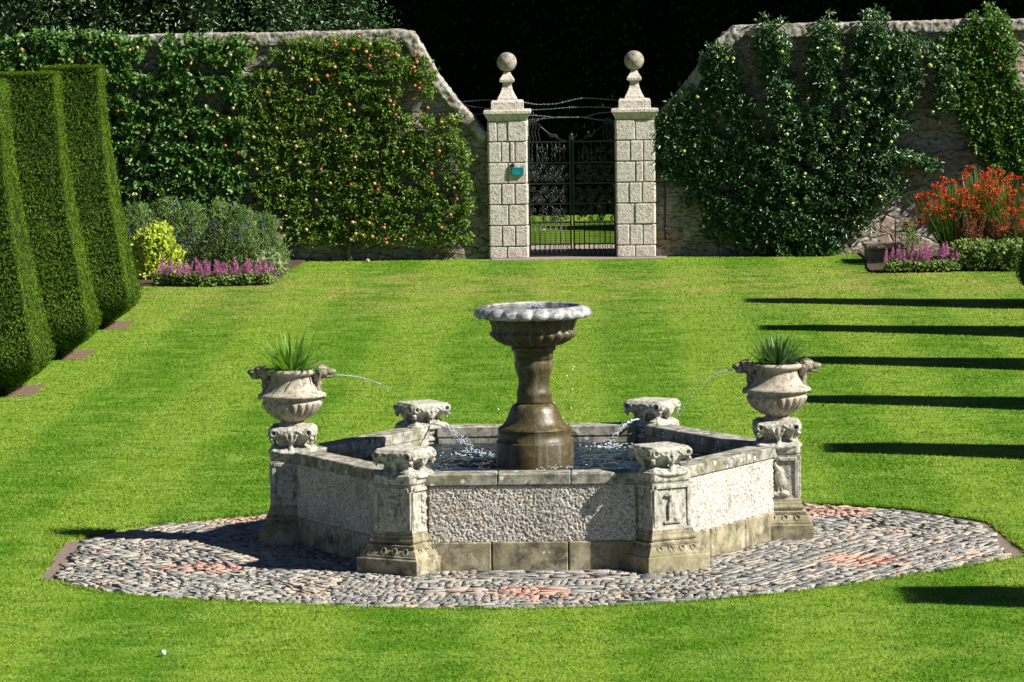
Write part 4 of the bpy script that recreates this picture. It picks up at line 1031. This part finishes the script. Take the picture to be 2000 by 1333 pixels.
espalier('espalier_tree', 'dark glossy fan-trained tree with pale green fruit, immediately right of the right gate pillar', ln, 11000, 8, .088, .038, M_l3, .60, ap,
         [([B0, (m[0], m[1]+60), m, t], .05, .02) for m, t in zip(mids, tips)], gaps=[(1780, 230, 40, 8)], seed=21, fruit=FR, th=.22)
ln = [([(1925, 48), (1945, 100), (1935, 180), (1955, 300), (1990, 330)], 34), ([(1870, 90), (1890, 200), (1925, 290)], 24), ([(1985, 190), (2020, 330)], 40), ([(1860, 95), (1905, 65)], 20)]
espalier('espalier_tree', 'brighter green espalier apple at the right end of the right wall above the red flowers', ln, 4600, 7, .078, .045, M_l4, .4,
         [(1948, 67, 'p'), (1941, 104, 'r'), (1952, 134, 'p'), (1915, 210, 'y'), (1975, 250, 'g')], [([(1985, 500), (1970, 300), (1940, 150), (1930, 60)], .05, .02)], seed=31, fruit=FR, th=.2)
mb = MB(); p = gp(718, 514); mb2 = link('fallen_apple', FR['y'], None, None, (p[0], p[1], .04)); tag(mb2, 'yellow apple lying on the grass below the red-fruited espalier', 'apple')

# ================================================================== FLOWER BEDS
def clump(name, label, cat, x, y, h, r, n, L, W, mat, group=None, upright=.6, shape='dome', flowers=None, seedz=.0, zmin=.0):
    o = empty(name, (x, y, .03), label, cat, group)
    a = rng.uniform(0, 6.28, n); t = rng.random(n)**.7
    if shape == 'dome':
        z = rng.random(n); rr = r*rng.random(n)**.35*np.clip(1.02-z**3, 0, 1)**.5*(.85+.2*rng.random(n)); z = zmin+z*(h-zmin)
    else:
        z = rng.random(n)**.8*h; rr = r*np.sqrt(rng.random(n))
    P = np.c_[rr*np.cos(a), rr*np.sin(a), z]
    P += (vnoise(a*1.6+3, z*3/h+5, 7)-.5)[:, None]*np.c_[np.cos(a), np.sin(a), a*0+.5]*r*.7
    T = nrm(rng.normal(size=(n, 3))*(1-upright)+np.array([0, 0, upright])+np.c_[np.cos(a), np.sin(a), a*0]*.3)
    N = nrm(rng.normal(size=(n, 3))*.6+np.array([.4, -.6, .5]))
    link('foliage', leaves('foliage', P, N, L*rng.uniform(.6, 1.2, n), W*rng.uniform(.7, 1.2, n), T, rng.random(n)), mat, o)
    mb = MB()
    for i in range(max(5, int(n/90))):
        a_ = rng.uniform(0, 6.28); q = r*.8*math.sqrt(rng.random()); mb.tube([(q*.4*math.cos(a_), q*.4*math.sin(a_), 0), (q*math.cos(a_), q*math.sin(a_), h*rng.uniform(.7, 1.))], .005, 4)
    mb.build('stems', M_stem, o)
    return o
M_stem = plain('plant_stems', (.07, .10, .03), .7)
M_gg = foliage('grey_green_leaves', (.07, .15, .035), (.22, .32, .10), .6, .2, .3)
M_gold = foliage('golden_leaves', (.28, .38, .03), (.48, .54, .05), .5, .3, .3)
M_gr = foliage('fresh_leaves', (.08, .15, .03), (.20, .28, .06), .5, .25, .35)
M_pale = foliage('pale_leaves', (.20, .27, .12), (.34, .40, .20), .5, .25, .3)
M_blade2 = foliage('sword_leaves', (.05, .13, .02), (.15, .26, .05), .45, .25, .4)
M_pink = foliage('pink_plumes', (.42, .10, .32), (.62, .26, .50), .7, .2, .1)
M_brown = foliage('brown_seed_plumes', (.16, .065, .035), (.26, .12, .06), .8, .1, .1)
M_red = foliage('red_flowers', (.40, .014, .006), (.62, .075, .010), .5, .25, .2)
M_blue = foliage('blue_flowers', (.09, .09, .28), (.20, .17, .40), .6, .2, .2)
def plume_mesh(nm, h, r, n, L):
    z = rng.random(n)**1.1; a = rng.uniform(0, 6.28, n); rr = r*(1-z)**.8*(.5+.5*rng.random(n))
    P = np.c_[rr*np.cos(a), rr*np.sin(a), z*h]; T = nrm(np.c_[np.cos(a), np.sin(a), np.full(n, 1.2)]+rng.normal(size=(n, 3))*.3)
    return leaves(nm, P, rng.normal(size=(n, 3)), L, L*.6, T, rng.random(n), DIA)
PLM = [plume_mesh('flower_plume', .22, .038, 150, .022) for _ in range(4)]
BPM = [plume_mesh('seed_plume', .42, .075, 260, .03) for _ in range(3)]
names_l = ['at the left end of the pink row, under the golden shrub', 'second from the left in the pink row below the golden shrub', 'third from the left in the pink row of the left bed', 'fourth from the left in the pink row of the left bed', 'in the middle of the pink row of the left bed', 'just right of the middle of the pink row of the left bed', 'third from the right in the pink row of the left bed', 'second from the right in the pink row of the left bed', 'at the right end of the pink row in the left bed']
def astilbe(px, py, n, label, group, spread=.20, hh=.26):
    p = gp(px, py); o = clump('astilbe_plant', 'pink astilbe clump '+label, 'flowering plant', p[0], p[1], .17, .19, 260, .07, .035, M_gr, group, .5)
    for i in range(n):
        a = rng.uniform(0, 6.28); r = spread*math.sqrt(rng.random()); q = link('flower_plume', PLM[i % 4], M_pink, o, (r*math.cos(a), r*math.sin(a)*.8, hh-.17+rng.uniform(0, .14)), (rng.normal(0, .12), rng.normal(0, .12), rng.uniform(0, 6))); s = rng.uniform(.7, 1.15); q.scale = (s, s, s)
for i in range(9): astilbe(322+i*24.5, 560-abs(i-3)*.6, 9, names_l[i], 'pink astilbes edging the left bed')
for i, lb in enumerate(['at the left end of the right bed, by the stake', 'second from the left in the right bed', 'in the middle of the pink group in the right bed', 'second from the right in the pink group of the right bed', 'at the right end of the pink group, beside the pale green foliage']):
    astilbe(1745+i*27, 533-i*.4, 11, lb, 'pink astilbes edging the right bed', .2, .26+.05*(i > 2))
# left bed
gl = [(268, 540, 35.8, 1.30, 'behind the golden shrub at the left end of the left bed'), (325, 540, 36.3, 1.40, 'between the golden shrub and the wall'), (375, 545, 35.4, 1.35, 'just right of the golden shrub'), (425, 545, 36.2, 1.30, 'in the middle of the left bed against the wall'), (470, 545, 35.3, 1.25, 'behind the right half of the pink row'), (515, 540, 36.0, 1.05, 'near the right end of the left bed')]
for px, py, y, h, lb in gl:
    x = wp(px, 500, y)[0]
    o = clump('tall_perennial', 'tall grey-green feathery perennial '+lb, 'perennial plant', x, y, h*.88, .44, 1500, .11, .017, M_gg, 'tall grey-green perennials of the left bed', .72)
    n = 60 if px != 325 else 20; a = rng.uniform(0, 6.28, n)
    cz = rng.uniform(.35, .9, 5)*h; ca = rng.uniform(3.3, 6.0, 5); kk = rng.integers(0, 5, n)
    P = np.c_[.36*np.cos(ca[kk])+rng.normal(0, .03, n), .36*np.sin(ca[kk])+rng.normal(0, .03, n), cz[kk]+rng.normal(0, .07, n)]
    link('flowers', leaves('flowers', P, rng.normal(size=(n, 3)), .035, .03, None, rng.random(n), DIA), M_blue, o)
x = wp(283, 450, 35)[0]; p = wp(312, 500, 33.4)
clump('golden_shrub', 'bright yellow-green leafy shrub between the farthest yew and the pink flowers', 'shrub', p[0], 33.4, .93, .43, 2000, .085, .045, M_gold, None, .35)
p = wp(527, 520, 33.9); clump('pale_leaved_plant', 'small plant with pale green drooping leaves at the right end of the left bed', 'plant', p[0], 33.9, .42, .27, 420, .10, .025, M_pale, None, .3)
p = wp(541, 480, 35.2)
o = clump('pink_flowered_plant', 'thin grey-green plant with one pink bloom at the right tip of the left bed', 'plant', p[0], 35.2, .62, .22, 500, .07, .014, M_gg, None, .7)
n = 24; a = rng.uniform(0, 6.28, n); q = wp(541, 465, 35.)-np.array([p[0], 35.2, .03]); P = np.tile(q, (n, 1))+rng.normal(0, .012, (n, 3)); link('flower', leaves('flower', P, rng.normal(size=(n, 3)), .04, .035, None, rng.random(n), DIA), M_pink, o)
# right bed
def crocosmia(px, y, h, nleaf, nfl, label, seed, fl=((-.8, .8),)):
    x = wp(px, 450, y)[0]; o = empty('crocosmia_clump', (x, y, .03), label, 'flowering plant', 'red crocosmias of the right bed')
    link('leaves', strap('leaves', nleaf, h*.95, (.95, 1.5), M_blade2, .035, seed), M_blade2, o)
    mb = MB(); P = []
    r = np.random.default_rng(seed)
    for i in range(nfl):
        a = r.uniform(0, 6.28); rad = r.uniform(.10, .62)*h*.62; z = h*r.uniform(.55, 1.0)*(1-.25*(rad/h/.4)**2); e = np.array([rad*math.cos(a), rad*math.sin(a)-.15, z])
        mb.tube([(0, 0, .1), e*.6+np.array([0, 0, .15*h]), e, e+np.array([.12*math.cos(a), .12*math.sin(a), .0])], .004, 4)
        for j in range(16): t = r.random(); P.append(e+np.array([math.cos(a), math.sin(a), .1])*.16*t+r.normal(0, .022, 3))
    mb.build('stems', M_stem, o); P = np.array(P); n = len(P)
    link('flowers', leaves('flowers', P, nrm(rng.normal(size=(n, 3))+np.array([.3, -.6, .4])), .042, .034, None, rng.random(n), DIA), M_red, o)
crocosmia(1862, 35.3, 1.50, 210, 105, 'clump of scarlet crocosmia leaning out at the left of the right bed', 41)
crocosmia(1915, 35.8, 1.70, 340, 60, 'crocosmia clump with tall sword leaves in the middle of the scarlet mass', 42)
crocosmia(1975, 35.2, 1.55, 330, 75, 'scarlet crocosmia clump at the right edge of the right bed', 43)
crocosmia(1990, 34.4, 1.05, 130, 26, 'lower crocosmia clump behind the brown plumes at the right edge', 44)
for px, py, lb in ((1878, 480, 'leftmost of the brown plumes in the right bed'), (1900, 478, 'second brown plume plant from the left in the right bed'), (1937, 476, 'brown plume plant in the middle of its group in the right bed'), (1975, 480, 'rightmost brown plume plant of the right bed')):
    p = wp(px, py, 34.2); o = clump('faded_astilbe', 'rust-brown seed plumes, '+lb, 'plant', p[0], 34.2, .35, .2, 180, .08, .03, M_gr, 'brown seed plumes of the right bed', .5)
    for i in range(4):
        q = link('seed_plume', BPM[i % 3], M_brown, o, (rng.normal(0, .10), rng.normal(0, .08), .38+rng.uniform(0, .14)), (rng.normal(0, .15), rng.normal(0, .15), rng.uniform(0, 6)))
for px, lb in ((1890, 'beside the pink astilbes'), (1925, 'in the middle of the leafy edge'), (1962, 'under the brown plumes near the right edge'), (1998, 'at the right frame edge beside the yew')):
    p = gp(px, 531); clump('leafy_plant', 'low yellow-green leafy plant in the right bed, '+lb, 'plant', p[0], p[1]+.25, .50, .30, 650, .075, .04, M_gr, 'low leafy plants edging the right bed', .3)
p = wp(1778, 500, 34.8); o = clump('orange_flowered_plant', 'small plant with a few orange-red blooms between the stake and the crocosmia', 'plant', p[0], 34.8, .72, .2, 520, .08, .018, M_gr, None, .75)
n = 40; P = np.c_[rng.uniform(-.16, .14, n), rng.uniform(-.1, .1, n), .74+rng.normal(0, .03, n)]; link('flowers', leaves('flowers', P, rng.normal(size=(n, 3)), .04, .034, None, rng.random(n), DIA), M_red, o)
# a ball and some daisies on the lawn
p = gp(319, 1283); mb = MB(); mb.ell((0, 0, .03), (.022, .022, .022), 16, 12); tag(mb.build('white_ball', plain('white_plastic', (.75, .75, .74), .4), None, loc=p), 'tiny white ball lying on the lawn in front of the paving', 'ball')
for (px, py), lb in (((626, 1180), 'white daisy at the front edge of the paving, leftmost of three'), ((652, 1184), 'white daisy at the front edge of the paving, middle of three'), ((720, 1189), 'white daisy at the front edge of the paving, rightmost of three')):
    p = gp(px, py); mb = MB(); mb.tube([(0, 0, 0), (0, 0, .05)], .002, 4); mb.lathe([(.005, .05), (.017, .053), (.004, .056)], 12)
    tag(mb.build('daisy', plain('daisy_white', (.75, .75, .72), .6), None, loc=p), lb, 'flower', 'daisies beside the paving')

# ================================================================== WOOD BEHIND THE WALL
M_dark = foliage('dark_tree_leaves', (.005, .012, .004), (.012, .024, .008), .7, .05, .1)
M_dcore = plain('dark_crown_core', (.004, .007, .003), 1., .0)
M_laurel = foliage('laurel_leaves', (.020, .055, .016), (.07, .14, .035), .36, .12, .5)
def blob(name, rx, ry, rz, cz, seed, sub=4, amp=.25):
    import bmesh
    bm = bmesh.new(); bmesh.ops.create_icosphere(bm, subdivisions=sub, radius=1)
    from mathutils import noise
    for v in bm.verts:
        k = 1+amp*noise.noise(v.co*2.2+Vector((seed, 0, 0)))+amp*.5*noise.noise(v.co*5+Vector((0, seed, 0)))
        v.co = Vector((v.co.x*rx*k, v.co.y*ry*k, v.co.z*rz*k+cz))
    me = bpy.data.meshes.new(name); bm.to_mesh(me); bm.free(); return me
def crown_leaves(core, n, L, W, out=.35):
    m = len(core.vertices); v = np.zeros(m*3); core.vertices.foreach_get('co', v); v = v.reshape(-1, 3); c = v.mean(0)
    k = rng.integers(0, m, n); d = nrm(v[k]-c); P = v[k]+d*rng.uniform(-.1, out, (n, 1))+rng.normal(0, .16, (n, 3))
    return leaves('foliage', P, nrm(d+rng.normal(size=(n, 3))*.8), L*rng.uniform(.7, 1.3, n), W, None, rng.random(n))
tc = [blob('crown', 5.4, 6.4, 4.1, 9.5, s, 4, .12) for s in (1., 7.)]
tl = [crown_leaves(c, 9000, .26, .15) for c in tc]
def trunk(h, r): m = MB(); m.tube([(0, 0, -.1), (.1, 0, h*.4), (0, .1, h*.8), (.1, 0, h)], [r*1.25, r, r*.8, r*.5], 10); [m.tube([(0, 0, h*.6), (1.6*math.cos(a), 1.6*math.sin(a), h*.9), (2.6*math.cos(a), 2.6*math.sin(a), h*1.15)], [r*.4, r*.25, r*.1], 6) for a in (.3, 2.2, 4.4)]; return m.mesh('trunk')
tt_ = trunk(7.5, .34)
k = 0
RX = [(x, 55.0+.3*(i % 2)) for i, x in enumerate(np.arange(-30, 46, 4.6))]+[(x, 62) for x in np.arange(-28, 50, 5.4)]
RX_ = [(-26, 56), (-18, 55.5), (-10, 56), (-2, 55.5), (6, 55.8), (14, 55.6), (22, 56), (30, 55.5), (38, 56), (-22, 61), (-14, 62), (-6, 61), (2, 62), (10, 61), (18, 62), (26, 61), (34, 62), (42, 61), (-10, 69), (0, 70), (10, 69), (20, 70), (30, 69)]
nm_x = {-26: 'far left', -18: 'left', -10: 'left-centre', -2: 'left of the gate', 6: 'right of the gate', 14: 'behind the fan-trained tree', 22: 'right', 30: 'far right', 38: 'farthest right'}
for i, (x, y) in enumerate(RX):
    o = empty('woodland_tree', (x+rng.normal(0, .3), y, 0), 'tall dark broadleaf tree in the shaded wood behind the garden wall', 'tree', 'tall trees of the wood behind the wall', rz=rng.uniform(0, 6))
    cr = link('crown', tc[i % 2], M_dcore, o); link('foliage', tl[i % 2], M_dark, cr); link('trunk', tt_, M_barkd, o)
# understorey of dark shrubs closing the view
sc_ = [blob('crown', 2.6, 2.0, 3.3, 2.3, s, 4, .2) for s in (3., 9.)]
slv = [crown_leaves(c, 7000,   .11, .06, .3) for c in sc_]
UX = [(x, 54.0+rng.uniform(-.6, .9)) for x in np.arange(-17, 19, 3.4)]+[(x, 59.5+rng.uniform(-.5, .5)) for x in np.arange(-18, 20, 4.)]
for i, (x, y) in enumerate(UX):
    o = empty('dark_shrub', (x, y, 0), 'dark evergreen shrub in the deep shade of the wood behind the wall', 'shrub', 'shaded shrubs of the wood behind the wall', rz=rng.uniform(0, 6)); o.scale = (1, 1, 1.15)
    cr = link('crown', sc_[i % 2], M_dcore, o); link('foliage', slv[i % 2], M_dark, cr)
for (x, y, lb) in ((4.9, 46.2, 'rounded bush hidden behind the right wall, its shadow crossing the grass beyond the gate'),):
    o = empty('round_bush', (x, y, -.3), lb, 'bush'); o.scale = (.8, .62, .72)
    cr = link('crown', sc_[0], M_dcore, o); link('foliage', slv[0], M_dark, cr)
# sunlit laurels behind the left wall
def laurel_mesh(seed):
    c = blob('crown', 1.55, 1.2, 2.85, 2.5, seed, 4, .18); return c, crown_leaves(c, 17000, .085, .036, .35)
lm = [laurel_mesh(2.), laurel_mesh(6.)]
for i, (x, y, s, lb) in enumerate([(-11.2, 41.4, 1.03, 'at the top left corner of the view'), (-9.3, 41.8, 1.0, 'second from the left'), (-7.6, 41.5, 1.02, 'above the gap between the two espalier apples'), (-6.0, 42.0, .97, 'thinner and rightmost of the sunlit ones'), (-4.5, 43.0, .90, 'low and dim, above the red-fruited espalier')]):
    o = empty('laurel_bush', (x, y, 0), 'glossy dark laurel rising behind the left wall, '+lb, 'bush', 'laurels behind the left wall', rz=rng.uniform(0, 6)); o.scale = (1, 1, s)
    cr = link('crown', lm[i % 2][0], M_dcore, o); link('foliage', lm[i % 2][1], M_laurel, cr)
